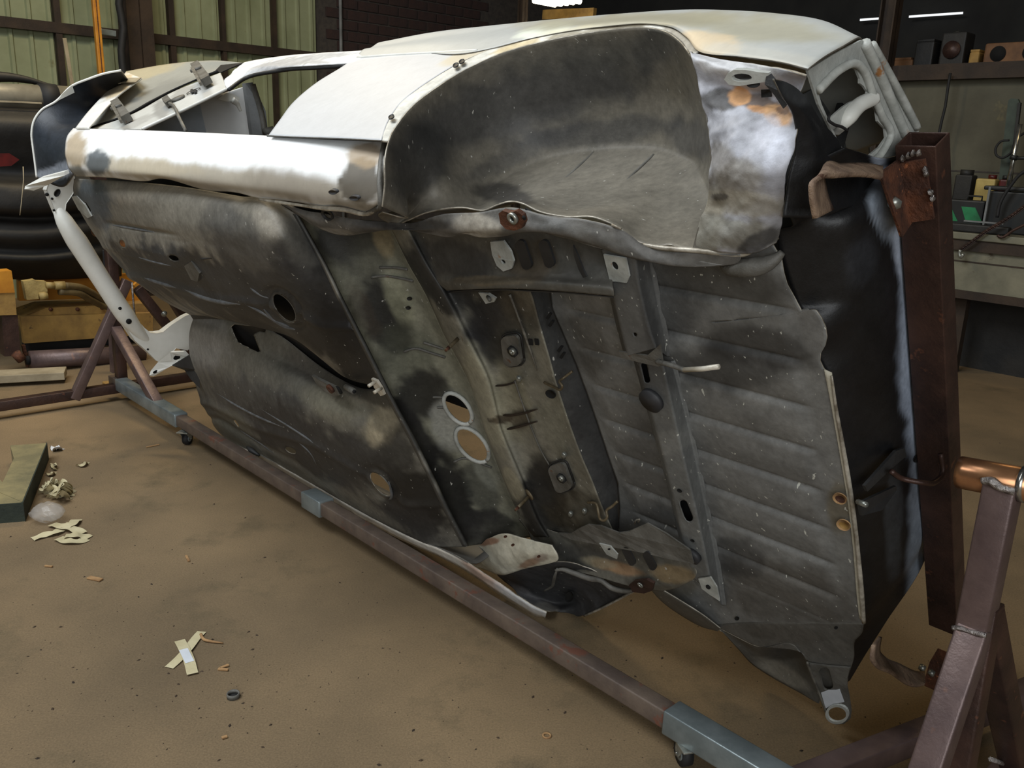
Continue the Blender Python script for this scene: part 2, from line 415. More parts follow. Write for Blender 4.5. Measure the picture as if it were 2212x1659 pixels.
def floor_mat():
    m, nt, b = new_mat('dusty_concrete'); L = nt.links
    tc = node(nt, 'ShaderNodeTexCoord'); co = tc.outputs['Object']
    n1 = node(nt, 'ShaderNodeTexNoise', Scale=0.9, Detail=7.0, Roughness=0.6); L.new(co, n1.inputs['Vector'])
    r1 = node(nt, 'ShaderNodeValToRGB'); e = r1.color_ramp.elements
    e[0].position, e[0].color = 0.30, L4((100, 86, 66)); e[1].position, e[1].color = 0.70, L4((138, 117, 88))
    L.new(n1.outputs['Fac'], r1.inputs[0])
    n2 = node(nt, 'ShaderNodeTexNoise', Scale=3.1, Detail=8.0, Roughness=0.7); L.new(co, n2.inputs['Vector'])
    r2 = node(nt, 'ShaderNodeMapRange'); r2.inputs['From Min'].default_value = 0.55; r2.inputs['From Max'].default_value = 0.78
    L.new(n2.outputs['Fac'], r2.inputs['Value'])
    mx = node(nt, 'ShaderNodeMix', data_type='RGBA'); L.new(r2.outputs[0], mx.inputs['Factor']); L.new(r1.outputs[0], mx.inputs['A'])
    mx.inputs['B'].default_value = L4((92, 82, 62))
    n3 = node(nt, 'ShaderNodeTexNoise', Scale=30.0, Detail=5.0, Roughness=0.7); L.new(co, n3.inputs['Vector'])
    r3 = node(nt, 'ShaderNodeMapRange'); r3.inputs['From Min'].default_value = 0.68; r3.inputs['From Max'].default_value = 0.74
    L.new(n3.outputs['Fac'], r3.inputs['Value'])
    mx2 = node(nt, 'ShaderNodeMix', data_type='RGBA'); L.new(r3.outputs[0], mx2.inputs['Factor']); L.new(mx.outputs['Result'], mx2.inputs['A'])
    mx2.inputs['B'].default_value = L4((64, 51, 37))
    n4 = node(nt, 'ShaderNodeTexNoise', Scale=180.0, Detail=3.0, Roughness=0.6); L.new(co, n4.inputs['Vector'])
    r4 = node(nt, 'ShaderNodeMapRange'); r4.inputs['From Min'].default_value = 0.2; r4.inputs['From Max'].default_value = 0.8
    r4.inputs['To Min'].default_value = 0.72; r4.inputs['To Max'].default_value = 1.28
    L.new(n4.outputs['Fac'], r4.inputs['Value'])
    vm = node(nt, 'ShaderNodeVectorMath', operation='MULTIPLY'); L.new(mx2.outputs['Result'], vm.inputs[0]); L.new(r4.outputs[0], vm.inputs[1])
    L.new(vm.outputs[0], b.inputs['Base Color'])
    b.inputs['Roughness'].default_value = 0.75; b.inputs['Specular IOR Level'].default_value = 0.3
    bp = node(nt, 'ShaderNodeBump', Strength=0.25, Distance=0.004); L.new(n4.outputs['Fac'], bp.inputs['Height']); L.new(bp.outputs[0], b.inputs['Normal'])
    return m
M_floor = floor_mat()
def emit(name, col, st):
    m, nt, b = new_mat(name); b.inputs['Emission Color'].default_value = (*col, 1); b.inputs['Emission Strength'].default_value = st
    return m
M_lamp = emit('lamp_glow', (1.0, 0.9, 0.66), 9.0)
M_strip = emit('daylight_gap', (0.9, 0.95, 1.0), 0.7)

# ------------------------------------------------------------------ the setting (a along the car, c across it, z up)
def S3(a, c, z): return np.array([OX[0], OX[1], 0.0])+AX*a+CX*c+ZU*z
def sbox(a0, a1, c0, c1, z0, z1, bev=0.0):
    return box_geo(S3((a0+a1)/2, (c0+c1)/2, (z0+z1)/2), AX, CX, ZU, abs(a1-a0), abs(c1-c0), abs(z1-z0), bev)
def struct(name, geo, mat, smooth=False): return tag(mesh_obj(name, *geo, mat, None, smooth), kind='structure')
floor = struct('floor', sbox(-8, 10, -9, 9, -0.1, 0.0), M_floor)
ceiling = struct('ceiling', sbox(-8, 10, -9, 9, 6.6, 6.7), M_void)
WA, WC = 8.0, 6.0
wall_back = struct('wall_back', sbox(WA+0.10, WA+0.20, -9, 9, 0, 6.6), M_void)
# sage sheeting: one trapezoid-ribbed sheet between each pair of wall posts
POSTS = [-6.2, -5.2, -4.2, -3.2, -2.2, -1.1, -0.05, 0.985, 2.04, 2.58, 3.16, 3.70]
def rib_sheet(c0, c1, z0, z1, pitch=0.168):
    prof = []; c = c0
    while c < c1-1e-6:
        for d, h in ((0, 0), (0.118, 0), (0.130, 0.022), (0.156, 0.022)):
            if c+d < c1: prof.append((c+d, h))
        c += pitch
    prof.append((c1, 0))
    V, F = [], []
    for cc, h in prof: V += [S3(WA+0.03-h, cc, z0), S3(WA+0.03-h, cc, z1)]
    for i in range(len(prof)-1): F.append((2*i, 2*i+1, 2*i+3, 2*i+2))
    return np.array(V), F
for i in range(len(POSTS)-1):
    mesh_obj('wall_sheet', *rib_sheet(POSTS[i], POSTS[i+1], 0.0, 5.4), M_sheet, wall_back, smooth=False)
for i, c in enumerate(POSTS[:-1]):
    w = 0.055 if i not in (9, 10) else 0.04
    mesh_obj('wall_post', *sbox(WA-0.05, WA+0.02, c-w/2, c+w/2, 0, 5.4), M_roofsteel, wall_back, False)
for z in (1.15, 2.46, 3.9):
    mesh_obj('wall_girt', *sbox(WA-0.06, WA+0.01, -6.2, 3.70, z-0.045, z+0.045), M_roofsteel, wall_back, False)
# a run of dark brickwork beyond the sheeting, laid brick by brick
pier = struct('wall_brick', sbox(WA-0.02, WA+0.09, 3.72, 8.9, 0, 5.4), M_mortar)
bm_b = None; rb = random.Random(3)
BL, BH = 0.285, 0.115
k = 0
for r in range(15):
    z = 1.75+r*BH
    for q in range(8):
        c = 3.80+q*BL+(BL/2 if r % 2 else 0)
        if bm_b is None:
            o = mesh_obj('brick', *sbox(WA-0.035, WA+0.0, c, c+BL-0.018, z, z+BH-0.016, 0.003), M_brick, pier, False); bm_b = (o, c, z)
        else:
            o = bm_b[0].copy(); link(o, pier)
            o.location = [float(v) for v in (CX*(c-bm_b[1])+ZU*(z-bm_b[2])+AX*rb.uniform(-0.006, 0.004))]
mesh_obj('conduit', *tube_geo([S3(WA-0.06, 3.97, 0), S3(WA-0.06, 3.97, 5.0)], 0.02, 8), M_grey, pier)
# right-hand side: block wall with a deep dark storage loft over it
wall_right = struct('wall_right', sbox(-8, WA, WC, WC+0.15, 0, 2.22), M_conc)
mesh_obj('wall_cap', *sbox(-8, WA, WC-0.10, WC+0.3, 2.22, 2.34), M_roofsteel, wall_right, False)
for k, z in enumerate((0.75, 1.5)):
    mesh_obj('block_course_line', *sbox(-8, WA, WC-0.004, WC+0.01, z, z+0.012), M_mortar, wall_right, False)
tag(mesh_obj('wall_loft', *sbox(-8, WA, WC+1.8, WC+1.9, 2.3, 6.6), M_void, None, False), kind='structure')
mesh_obj('loft_deck', *sbox(-8, WA, WC+0.3, WC+1.8, 2.26, 2.32), M_roofsteel, bpy.data.objects['wall_loft'], False)
tag(mesh_obj('wall_left', *sbox(-8, 10, -9.1, -9.0, 0, 6.6), M_conc, None, False), kind='structure')
tag(mesh_obj('wall_near', *sbox(-8.1, -8.0, -9, 9, 0, 6.6), M_conc, None, False), kind='structure')
# steel columns
def column(name, a, c, label, w=0.10):
    t = thing(name, S3(a, c, 0), label, 'column')
    mesh_obj('flange', *sbox(a-w/2, a-w/2+0.012, c-w/2, c+w/2, 0, 6.6), M_roofsteel, t, False)
    mesh_obj('flange', *sbox(a+w/2-0.012, a+w/2, c-w/2, c+w/2, 0, 6.6), M_roofsteel, t, False)
    mesh_obj('web', *sbox(a-w/2, a+w/2, c-0.006, c+0.006, 0, 6.6), M_roofsteel, t, False)
    mesh_obj('foot_plate', *sbox(a-w, a+w, c-w, c+w, 0, 0.015), M_roofsteel, t, False)
    return t
column('steel_column', WA-0.22, 1.62, 'dark rusty steel column standing against the sage sheet wall', 0.24)
column('loft_column', 2.46, WC-0.14, 'brown steel column rising past the storage loft edge', 0.13)
# orange pole in front of the sheeting, white lath leaning beside it
t = thing('orange_pole', S3(7.45, 1.16, 0), 'tall orange painted pole in front of the sage wall', 'pole')
p_ = pt((205, 0, 'A', 7.45)); q_ = pt((219, 160, 'A', 7.45)); d_ = (q_-p_)/(q_[2]-p_[2])
mesh_obj('pole', *bar_geo(q_+d_*(0.0-q_[2]), p_+d_*(4.2-p_[2]), 0.055, 0.05, CX, 0.006), M_orange, t, False)
mesh_obj('pole_groove', *bar_geo(q_+d_*(0.02-q_[2])-AX*0.026, p_+d_*(4.15-p_[2])-AX*0.026, 0.008, 0.006, CX, 0.0), M_rust, t, False)
t = mesh_obj('white_lath', *bar_geo(pt((139, 82, 'A', 7.2)), S3(7.35, 1.02, 0.0), 0.03, 0.015, CX, 0.002), M_concpale, None, False)
tag(t, 'thin white lath leaning upright beside the brown wall post', 'lath')
t = mesh_obj('black_hose_drop', *tube_geo([(262, -40, 'A', 7.5), (258, 20, 'A', 7.5), (266, 50, 'A', 7.5), (262, 110, 'A', 7.5), (268, 170, 'A', 7.5), (272, 330, 'A', 7.5), S3(7.5, 1.55, 0.02)], 0.035, 8, True, 30), M_black_rub)
tag(t, 'thick black hose hanging down next to the rusty column', 'hose')
t = mesh_obj('column_clamp', *bar_geo(pt((218, 68, 'A', 7.60)), pt((250, 73, 'A', 7.60)), 0.05, 0.03, ZU, 0.004), M_galv, None, False)
tag(t, 'short galvanised clamp bar bolted across the rusty column', 'clamp')
# far lamp with the lit purlin under it
lp = pt((1203, 2, 'C', 5.2))
t = thing('hanging_lamp', lp+ZU*0.25, 'glowing multi-tube workshop lamp hung far back under the roof', 'lamp')
mesh_obj('housing', *box_geo(lp+ZU*0.08, AX, CX, ZU, 0.5, 0.34, 0.08, 0.01), M_blackcase, t, False)
for k in range(5):
    u = (k-2)*0.09
    mesh_obj('tube', *tube_geo([lp+AX*u-CX*0.16-ZU*0.0, lp+AX*u+CX*0.16], 0.028, 10), M_lamp, t)
mesh_obj('hanger', *tube_geo([lp+ZU*0.1, lp+ZU*3.2], 0.01, 6), M_roofsteel, t)
for px0, py0, px1, py1, nm, mm in ((1175, 32, 1285, 28, 'roof_purlin', M_ochre),):
    t = mesh_obj(nm, *bar_geo(pt((px0, py0, 'C', 5.7)), pt((px1, py1, 'C', 5.7)), 0.05, 0.10, CX, 0.0), mm, None, False)  # ochre stands in for the lamp's amber glow on the steel
    tag(t, 'short roof purlin in ochre for the amber lamp glow', 'purlin')
t = column('steel_post', 6.3, 5.25, 'thin grey post beside the glowing workshop lamp', 0.08)
# pale light strips through the loft's end
for px, lb_ in (((1858, 43, 1927, 38), 'short daylight streak between the car haunch and the loft column'), ((1964, 36, 2080, 28), 'long daylight streak running off beyond the loft column')):
    t = mesh_obj('roof_gap', *bar_geo(pt((px[0], px[1], 'C', 7.70)), pt((px[2], px[3], 'C', 7.70)), 0.012, 0.02, CX, 0.0), M_strip, None, False)
    tag(t, lb_, 'light gap', 'daylight gaps above the loft')
# clutter on the loft deck
rl = random.Random(11)
LOFT = (('brown_carton', 'long brown carton lying on the storage loft', 'box', M_brownbox, 1930, 155, 0.4, 0.2, 0.08),
        ('engine_part', 'dark iron engine part on the storage loft beside the carton', 'engine part', M_tarp, 2000, 150, 0.16, 0.2, 0.22),
        ('machine_casing', 'dark rounded machine casing on the loft above the chain', 'machine part', M_tarp, 2060, 150, 0.2, 0.2, 0.28),
        ('olive_crate', 'olive brown crate at the loft edge beside the machine casing', 'crate', M_ochre, 2106, 150, 0.08, 0.14, 0.12),
        ('orange_speaker_box', 'orange brown box with two round dark openings on the loft', 'box', M_brownbox, 2200, 145, 0.46, 0.3, 0.17))
for nm, lb, ct, mm, x, y, sa, sc, sz in LOFT:
    p = pt((x, y, 'C', 6.35)); p[2] = 2.345
    t = thing(nm, p, lb, ct)
    mesh_obj('body', *box_geo(p+ZU*sz/2, AX, CX, ZU, sa, sc, sz, 0.015), mm, t, False)
    if nm == 'orange_speaker_box':
        for u in (-0.12, 0.12): mesh_obj('opening', *disc_geo(p+ZU*sz/2+AX*u-CX*(sc/2-0.004), -CX, 0.06, 0.01), M_hole, t)
    elif nm == 'machine_casing':
        mesh_obj('hub', *disc_geo(p+ZU*sz/2-CX*(sc/2-0.01), -CX, 0.07, 0.03), M_tubedk, t); mesh_obj('bright_cap', *disc_geo(p+ZU*(sz-0.01)-CX*0.06, nrm(ZU-CX), 0.022, 0.02), M_chrome, t)
    else: mesh_obj('lid', *box_geo(p+ZU*(sz+0.008), AX, CX, ZU, sa*0.9, sc*0.9, 0.02, 0.004), mm, t, False)
t = mesh_obj('hanging_chain', *tube_geo([(2053, 158, 'C', 5.85), (2049, 180, 'C', 5.85), (2042, 230, 'C', 5.85), (2034, 262, 'C', 5.85), (2026, 300, 'C', 5.85), (2020, 400, 'C', 5.85)], 0.011, 6), M_black_rub)
tag(t, 'dark rod hanging down from the loft edge over the pale wall', 'rod')

# the bench along the right wall with what stands on it
BZ = 1.08; BC0 = 5.05
t = thing('steel_bench', S3(1.0, 5.4, 0), 'long dusty grey steel bench along the pale block wall', 'bench')
mesh_obj('bench_top', *sbox(-3.5, 3.6, BC0, WC-0.06, BZ-0.05, BZ, 0.006), M_bench, t, False)
mesh_obj('bench_edge', *sbox(-3.5, 3.6, BC0+0.02, BC0+0.06, BZ-0.13, BZ-0.05), M_roofsteel, t, False)
mesh_obj('bench_front', *sbox(-3.5, 3.6, BC0+0.05, BC0+0.09, 0.66, BZ-0.13), M_bench, t, False)
mesh_obj('front_seam', *sbox(-3.5, 3.6, BC0+0.045, BC0+0.05, BZ-0.215, BZ-0.205), M_roofsteel, t, False)
mesh_obj('bottom_rail', *sbox(-3.5, 3.6, BC0+0.03, BC0+0.12, 0.60, 0.66), M_roofsteel, t, False)
for a in (-3.4, -1.0, 1.3, 3.5): mesh_obj('leg', *sbox(a-0.04, a+0.04, BC0+0.2, BC0+0.28, 0, 0.66), M_roofsteel, t, False)
mesh_obj('back_panel', *sbox(-3.5, 3.6, BC0+0.5, BC0+0.53, 0.0, 0.66), M_tarp, t, False)
def bpos(x, y, c):
    p = pt((x, y, 'C', c)); return p
def bench_item(nm, lb, ct, x, c, sa, sc, sz, mat, extra=None):
    p = pt((x, 480, 'C', c)); p[2] = BZ
    t = thing(nm, p, lb, ct); mesh_obj('body', *box_geo(p+ZU*sz/2, AX, CX, ZU, sa, sc, sz, 0.012), mat, t, False)
    if extra: extra(p, t)
    return t
def caddy(p, t):
    for u in (-0.09, 0.09): 
        V, F = poly_geo([p+AX*(u-0.07)-CX*0.075+ZU*0.06, p+AX*(u+0.05)-CX*0.075+ZU*0.06, p+AX*(u+0.10)-CX*0.075+ZU*0.17, p+AX*(u+0.0)-CX*0.075+ZU*0.17], CX*0.008); mesh_obj('window', V, F, M_green, t, False)
    mesh_obj('handle', *tube_geo([p+AX*0.0+ZU*0.2, p+AX*0.0+ZU*0.25, p-AX*0.1+ZU*0.25, p-AX*0.1+ZU*0.2], 0.008, 6), M_blackcase, t)
bench_item('charger_case', 'black battery charger case with bright green slanted panels on bench', 'charger', 2082, 5.42, 0.30, 0.14, 0.22, M_blackcase, caddy)
def mcase(p, t):
    mesh_obj('grip_bar', *bar_geo(p+AX*0.15-CX*0.12+ZU*0.02, p+AX*0.15-CX*0.12+ZU*0.33, 0.015, 0.015, AX, 0.002), M_grey, t, False)
    mesh_obj('latch', *box_geo(p-AX*0.16-CX*0.125+ZU*0.22, AX, CX, ZU, 0.03, 0.01, 0.04), M_galv, t, False)
    mesh_obj('lid', *box_geo(p+ZU*0.32, AX, CX, ZU, 0.41, 0.18, 0.03, 0.01), M_blackcase, t, False)
bench_item('tool_case', 'black tool case with grey grip bar standing on the bench', 'tool case', 2186, 5.36, 0.34, 0.16, 0.30, M_blackcase, mcase)
bench_item('tool_tray', 'low dark tray of tools in front of the tool case', 'tray', 2120, 5.12, 0.4, 0.07, 0.06, M_tarp, lambda p, t: mesh_obj('wrench', *bar_geo(p+ZU*0.08-AX*0.15, p+ZU*0.08+AX*0.12, 0.02, 0.012, CX, 0.002), M_grey, t, False))
bench_item('dark_sack', 'dark brown sack slumped behind the green-panelled charger', 'sack', 2071, 5.74, 0.13, 0.12, 0.40, M_tarp, lambda p, t: mesh_obj('sack_neck', *disc_geo(p+ZU*0.39, ZU, 0.05, 0.05, 12), M_tarp, t))
bench_item('yellow_can', 'pale yellow plastic can tilted behind the charger on bench', 'can', 2118, 5.60, 0.14, 0.10, 0.38, M_yellowish, lambda p, t: mesh_obj('cap', *disc_geo(p+ZU*0.38-AX*0.03, ZU, 0.03, 0.03, 12), M_red, t))
bench_item('red_can', 'small red can standing behind the black tool case', 'can', 2156, 5.60, 0.07, 0.07, 0.38, M_red, lambda p, t: mesh_obj('cap', *disc_geo(p+ZU*0.38, ZU, 0.025, 0.03, 12), M_blackcase, t))
# trolley-jack like upright: green blade, chrome tube, cable loop
def onC(x, y, c): return pt((x, y, 'C', c))
t = thing('green_upright', onC(2162, 480, 5.7), 'tall dull green flat upright leaning by the pale wall', 'upright')
V, F = poly_geo([onC(2178, 217, 5.7), onC(2184, 212, 5.7), onC(2199, 214, 5.7), onC(2203, 225, 5.7), onC(2172, 480, 5.7), onC(2146, 480, 5.7)], CX*0.03); mesh_obj('blade', V, F, M_jackgreen, t, False)
mesh_obj('edge_strip', *bar_geo(onC(2203, 222, 5.68), onC(2172, 480, 5.68), 0.02, 0.03, AX, 0.002), M_tarp, t, False)
t = thing('chrome_lever', onC(2172, 420, 5.5), 'worn chrome lever tube with black collar leaning above the tool case', 'lever')
mesh_obj('tube', *tube_geo([onC(2204, 268, 5.5), onC(2172, 430, 5.5)], 0.016, 10), M_chrome, t)
mesh_obj('collar', *tube_geo([onC(2188, 345, 5.5), onC(2192, 335, 5.5)], 0.026, 10), M_blackcase, t)
mesh_obj('side_arm', *tube_geo([onC(2190, 342, 5.5), onC(2225, 341, 5.5)], 0.012, 8), M_blackcase, t)
t = mesh_obj('cable_loop', *tube_geo([onC(2180, 303, 5.6), onC(2163, 305, 5.6), onC(2151, 320, 5.6), onC(2153, 336, 5.6), onC(2166, 341, 5.6), onC(2182, 332, 5.6), onC(2196, 300, 5.6), onC(2225, 280, 5.6)], 0.009, 6, True, 30), M_black_rub)
tag(t, 'black cable hanging in a loop beside the chrome lever', 'cable')
t = mesh_obj('drooping_cable', *tube_geo([onC(2225, 362, 5.2), onC(2200, 380, 5.2), onC(2184, 400, 5.2), onC(2160, 440, 5.2), onC(2154, 470, 5.2)], 0.012, 6, True, 24), M_black_rub)
tag(t, 'thick black cable drooping in front of the tool case', 'cable')
t = thing('tow_chain', onC(2075, 535, 5.03), 'dark twisted chain draped down over the bench front', 'chain')
ch = spline([onC(2225, 437, 5.02), onC(2180, 470, 5.02), onC(2130, 500, 5.02), onC(2100, 522, 5.02), onC(2075, 540, 5.02)], 46)
for i in range(0, 45, 1):
    q = ch[i]; d = nrm(ch[min(i+1, 45)]-q); s = CX if i % 2 else np.cross(d, CX)
    mesh_obj('chain_link', *tube_geo([q-d*0.02, q-d*0.012+s*0.009, q+d*0.012+s*0.009, q+d*0.02, q+d*0.012-s*0.009, q-d*0.012-s*0.009, q-d*0.02], 0.004, 5), M_tubedk, t)
mesh_obj('hook', *tube_geo([onC(2075, 540, 5.01), onC(2072, 548, 5.01), onC(2076, 556, 5.01), onC(2081, 548, 5.01)], 0.012, 6, True, 10), M_zinc, t)
t = mesh_obj('spare_chain', *tube_geo([onC(2225, 480, 5.03), onC(2190, 497, 5.03), onC(2160, 512, 5.03), onC(2155, 508, 5.03)], 0.010, 6, True, 20), M_tubedk)
tag(t, 'short dark chain end lying on the bench edge', 'chain')

# ------------------------------------------------------------------ left: covered load on an orange machine
def onA(x, y, a): return pt((x, y, 'A', a))
t = thing('covered_load', S3(5.6, -0.3, 0.62), 'bulky load under a sagging black tarpaulin on the orange machine', 'covered load')
fold = []
def tarp_row(y0, y1, bulge, a):   # one row of the draped sheet, left to right
    return [onA(-260, y0-10, a-bulge*0.9), onA(-60, y0-6, a-bulge), onA(80, y0, a-bulge), onA(190, (y0+y1)/2, a-bulge*0.8), onA(262, y1, a-bulge*0.2)]
rows = [tarp_row(236, 240, 0.06, 5.6), tarp_row(270, 262, 0.20, 5.6), tarp_row(330, 310, 0.16, 5.6), tarp_row(372, 350, 0.12, 5.6), tarp_row(410, 390, 0.34, 5.6),
        tarp_row(455, 430, 0.36, 5.6), tarp_row(470, 450, 0.24, 5.6), tarp_row(510, 480, 0.36, 5.6), tarp_row(545, 525, 0.30, 5.6), tarp_row(556, 535, 0.36, 5.6), tarp_row(585, 575, 0.22, 5.6), tarp_row(603, 596, 0.05, 5.6)]
G = loft(rows, 40, 60)
o = mesh_obj('tarpaulin', G.reshape(-1, 3), [(j*40+i, j*40+i+1, (j+1)*40+i+1, (j+1)*40+i) for j in range(59) for i in range(39)], M_tarp, t); solidify(o, 0.006)
mesh_obj('load_core', *box_geo(S3(6.1, -0.75, 1.10), AX, CX, ZU, 0.7, 1.9, 0.80, 0.05), M_tarp, t)
mesh_obj('red_flap', *poly_geo([onA(-30, 332, 5.2), onA(20, 331, 5.2), onA(42, 345, 5.2), onA(25, 358, 5.2), onA(-30, 362, 5.2)], AX*0.01), M_red, t, False)
t = thing('silver_roll', onA(40, 225, 5.55), 'silver rolled cover strapped with a black band on the tarpaulin', 'roll')
rc0, rc1 = onA(-260, 200, 5.6), onA(150, 214, 5.6)
mesh_obj('roll', *tube_geo([rc0, rc1], 0.085, 20), M_silver, t)
mesh_obj('seam_lip', *bar_geo(onA(-260, 208, 5.49), onA(90, 223, 5.49), 0.012, 0.012, ZU, 0.002), M_concpale, t, False)
bd = nrm(rc1-rc0); bc = onA(104, 212, 5.6)
mesh_obj('strap', *tube_geo([bc-bd*0.055, bc+bd*0.055], 0.093, 20), M_black_rub, t)
t = mesh_obj('dark_canopy_edge', *tube_geo([onA(-260, 160, 5.75), onA(-60, 166, 5.75), onA(30, 168, 5.75), onA(70, 175, 5.75), onA(100, 184, 5.75), onA(150, 190, 5.75)], [0.05, 0.05, 0.045, 0.035, 0.02, 0.01], 8, True, 24), M_tarp)
tag(t, 'dark bowed edge of a cover bulging over the silver roll', 'cover')
t = mesh_obj('thin_cord', *tube_geo([onA(50, 360, 5.2), onA(51, 388, 5.18), onA(46, 440, 5.16), onA(43, 465, 5.16)], 0.003, 6), M_concpale)
tag(t, 'thin pale cord hanging over the black tarpaulin', 'cord')

t = thing('orange_machine', S3(5.5, 0, 0), 'orange and ochre hydraulic machine under the tarpaulin load', 'machine')
V, F = poly_geo([onA(-20, 588, 5.0), onA(25, 585, 5.0), onA(32, 632, 5.0), onA(-20, 634, 5.0)], AX*0.12); mesh_obj('post_cap', V, F, M_orange, t, False)
V, F = poly_geo([onA(-20, 634, 5.01), onA(32, 632, 5.01), onA(36, 680, 5.01), onA(-20, 682, 5.01)], AX*0.11); mesh_obj('post_body', V, F, M_ochre, t, False)
V, F = poly_geo([onA(4, 682, 5.02), onA(38, 680, 5.02), onA(45, 768, 5.02), onA(10, 770, 5.02)], AX*0.10); mesh_obj('post_foot', V, F, M_tubedk, t, False)
mesh_obj('foot_pin', *tube_geo([onA(33, 762, 4.97), onA(48, 778, 4.97)], 0.03, 8), M_rust, t)
V, F = poly_geo([onA(40, 606, 5.7), onA(190, 598, 5.7), onA(300, 590, 5.7), onA(320, 690, 5.7), onA(200, 645, 5.7), onA(42, 650, 5.7)], AX*0.06); mesh_obj('upper_plate', V, F, M_orange, t, False)
V, F = poly_geo([onA(40, 690, 5.55), onA(100, 665, 5.55), onA(330, 655, 5.55), onA(330, 690, 5.55), onA(45, 684, 5.55)], AX*0.3); mesh_obj('deck_plate', V, F, M_ochre, t, False)
V, F = poly_geo([onA(45, 684, 5.5), onA(330, 676, 5.5), onA(330, 722, 5.5), onA(52, 742, 5.5)], AX*0.05); mesh_obj('front_plate', V, F, M_ochre, t, False)
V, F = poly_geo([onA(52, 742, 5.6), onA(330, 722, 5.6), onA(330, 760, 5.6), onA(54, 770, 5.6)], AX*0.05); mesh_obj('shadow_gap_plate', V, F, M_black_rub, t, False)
V, F = poly_geo([onA(50, 608, 5.15), onA(75, 604, 5.15), onA(78, 607, 5.15), onA(100, 608, 5.15), onA(103, 630, 5.15), onA(84, 634, 5.15), onA(84, 646, 5.15), onA(58, 648, 5.15)], AX*0.06); vb = mesh_obj('valve_block', V, F, M_cream, t, False)
mesh_obj('union', *tube_geo([onA(100, 616, 5.12), onA(118, 617, 5.12)], 0.022, 10), M_cream, vb); mesh_obj('union', *tube_geo([onA(118, 617, 5.12), onA(140, 616, 5.12)], 0.028, 10), M_cream, vb)
mesh_obj('valve_cap', *tube_geo([onA(85, 640, 5.12), onA(102, 638, 5.12)], 0.026, 10), M_cream, vb)
for k, (y0, dy) in enumerate(((617, 0), (630, 6))):
    mesh_obj('hose', *tube_geo([onA(138-k*10, y0, 5.12), onA(165, y0+2, 5.15), onA(195, y0+14+dy*0.5, 5.25), onA(228, y0+32, 5.36), onA(262, y0+40, 5.36)], 0.024, 10, True, 24), M_hose, t)
for x, y in ((109, 668), (167, 668), (220, 665)): mesh_obj('bolt_head', *disc_geo(onA(x, y, 5.53), -AX, 0.014, 0.012, 8), M_rust, t)
mesh_obj('roller', *tube_geo([onA(64, 778, 5.05), onA(310, 764, 5.05)], 0.062, 20), M_tube, t)
mesh_obj('roller_end', *disc_geo(onA(64, 778, 5.05), nrm(onA(64, 778, 5.05)-onA(310, 764, 5.05)), 0.03, 0.02), M_hole, t)
for x in (52,): mesh_obj('roller_bracket', *bar_geo(onA(50, 745, 5.1), onA(60, 792, 5.1), 0.03, 0.02, AX, 0.002), M_rust, t, False)
V, F = poly_geo([onA(233, 540, 4.75), onA(250, 540, 4.75), onA(262, 824, 4.75), onA(245, 827, 4.75)], AX*0.06); mesh_obj('leg', V, F, M_tube, t, False)
mesh_obj('leg_foot', *box_geo(gp(254, 832, 0.02), AX, CX, ZU, 0.14, 0.14, 0.04, 0.006), M_ochre, t, False)
mesh_obj('stay', *bar_geo(onA(290, 612, 4.7), onA(330, 655, 4.7), 0.03, 0.03, AX, 0.003), M_orange, t, False)
mesh_obj('stay_backing', *bar_geo(onA(225, 540, 4.85), onA(228, 592, 4.85), 0.02, 0.02, AX, 0.003), M_black_rub, t, False)
t = mesh_obj('pale_plank', *bar_geo(gp(-160, 822, 0.05), gp(142, 806, 0.05), 0.16, 0.05, CX, 0.004), M_concpale, None, False)
tag(t, 'pale plank lying on the floor in front of the roller', 'plank')

# ------------------------------------------------------------------ the spit stand that carries the shell
rig = thing('car_rotisserie', S3(1.7, 0, 0), 'brown steel rotisserie stand on castors holding the car shell on its side', 'rotisserie')
BW = 0.055
M_iron = simple('scaled_iron', (150, 126, 104), (104, 84, 70), 20, 0.7, 0.1, 0.6, 60, c3=(84, 58, 44), s3=30, t3=0.6)
ZB0, ZB1 = 0.085, 0.14
def seg_beam(name, a0, a1, mat, grow=0.0, z0=ZB0, z1=ZB1):
    return mesh_obj(name, *sbox(a0, a1, -BW/2-grow, BW/2+grow, z0-grow, z1+grow, 0.005), mat, rig)
seg_beam('base_beam', -0.70, 4.20, M_beam)
def sleeve(a0, a1):
    s = seg_beam('galvanised_sleeve', a0, a1, M_galv, 0.008); return s
A_SL = [carc(gp(x, y, 0.11))[0] for x, y in ((1455, 1545), (667, 1075), (703, 1100), (412, 905))]
sleeve(-0.62, A_SL[0]); sleeve(A_SL[2], A_SL[1]); sleeve(A_SL[3], 4.06)
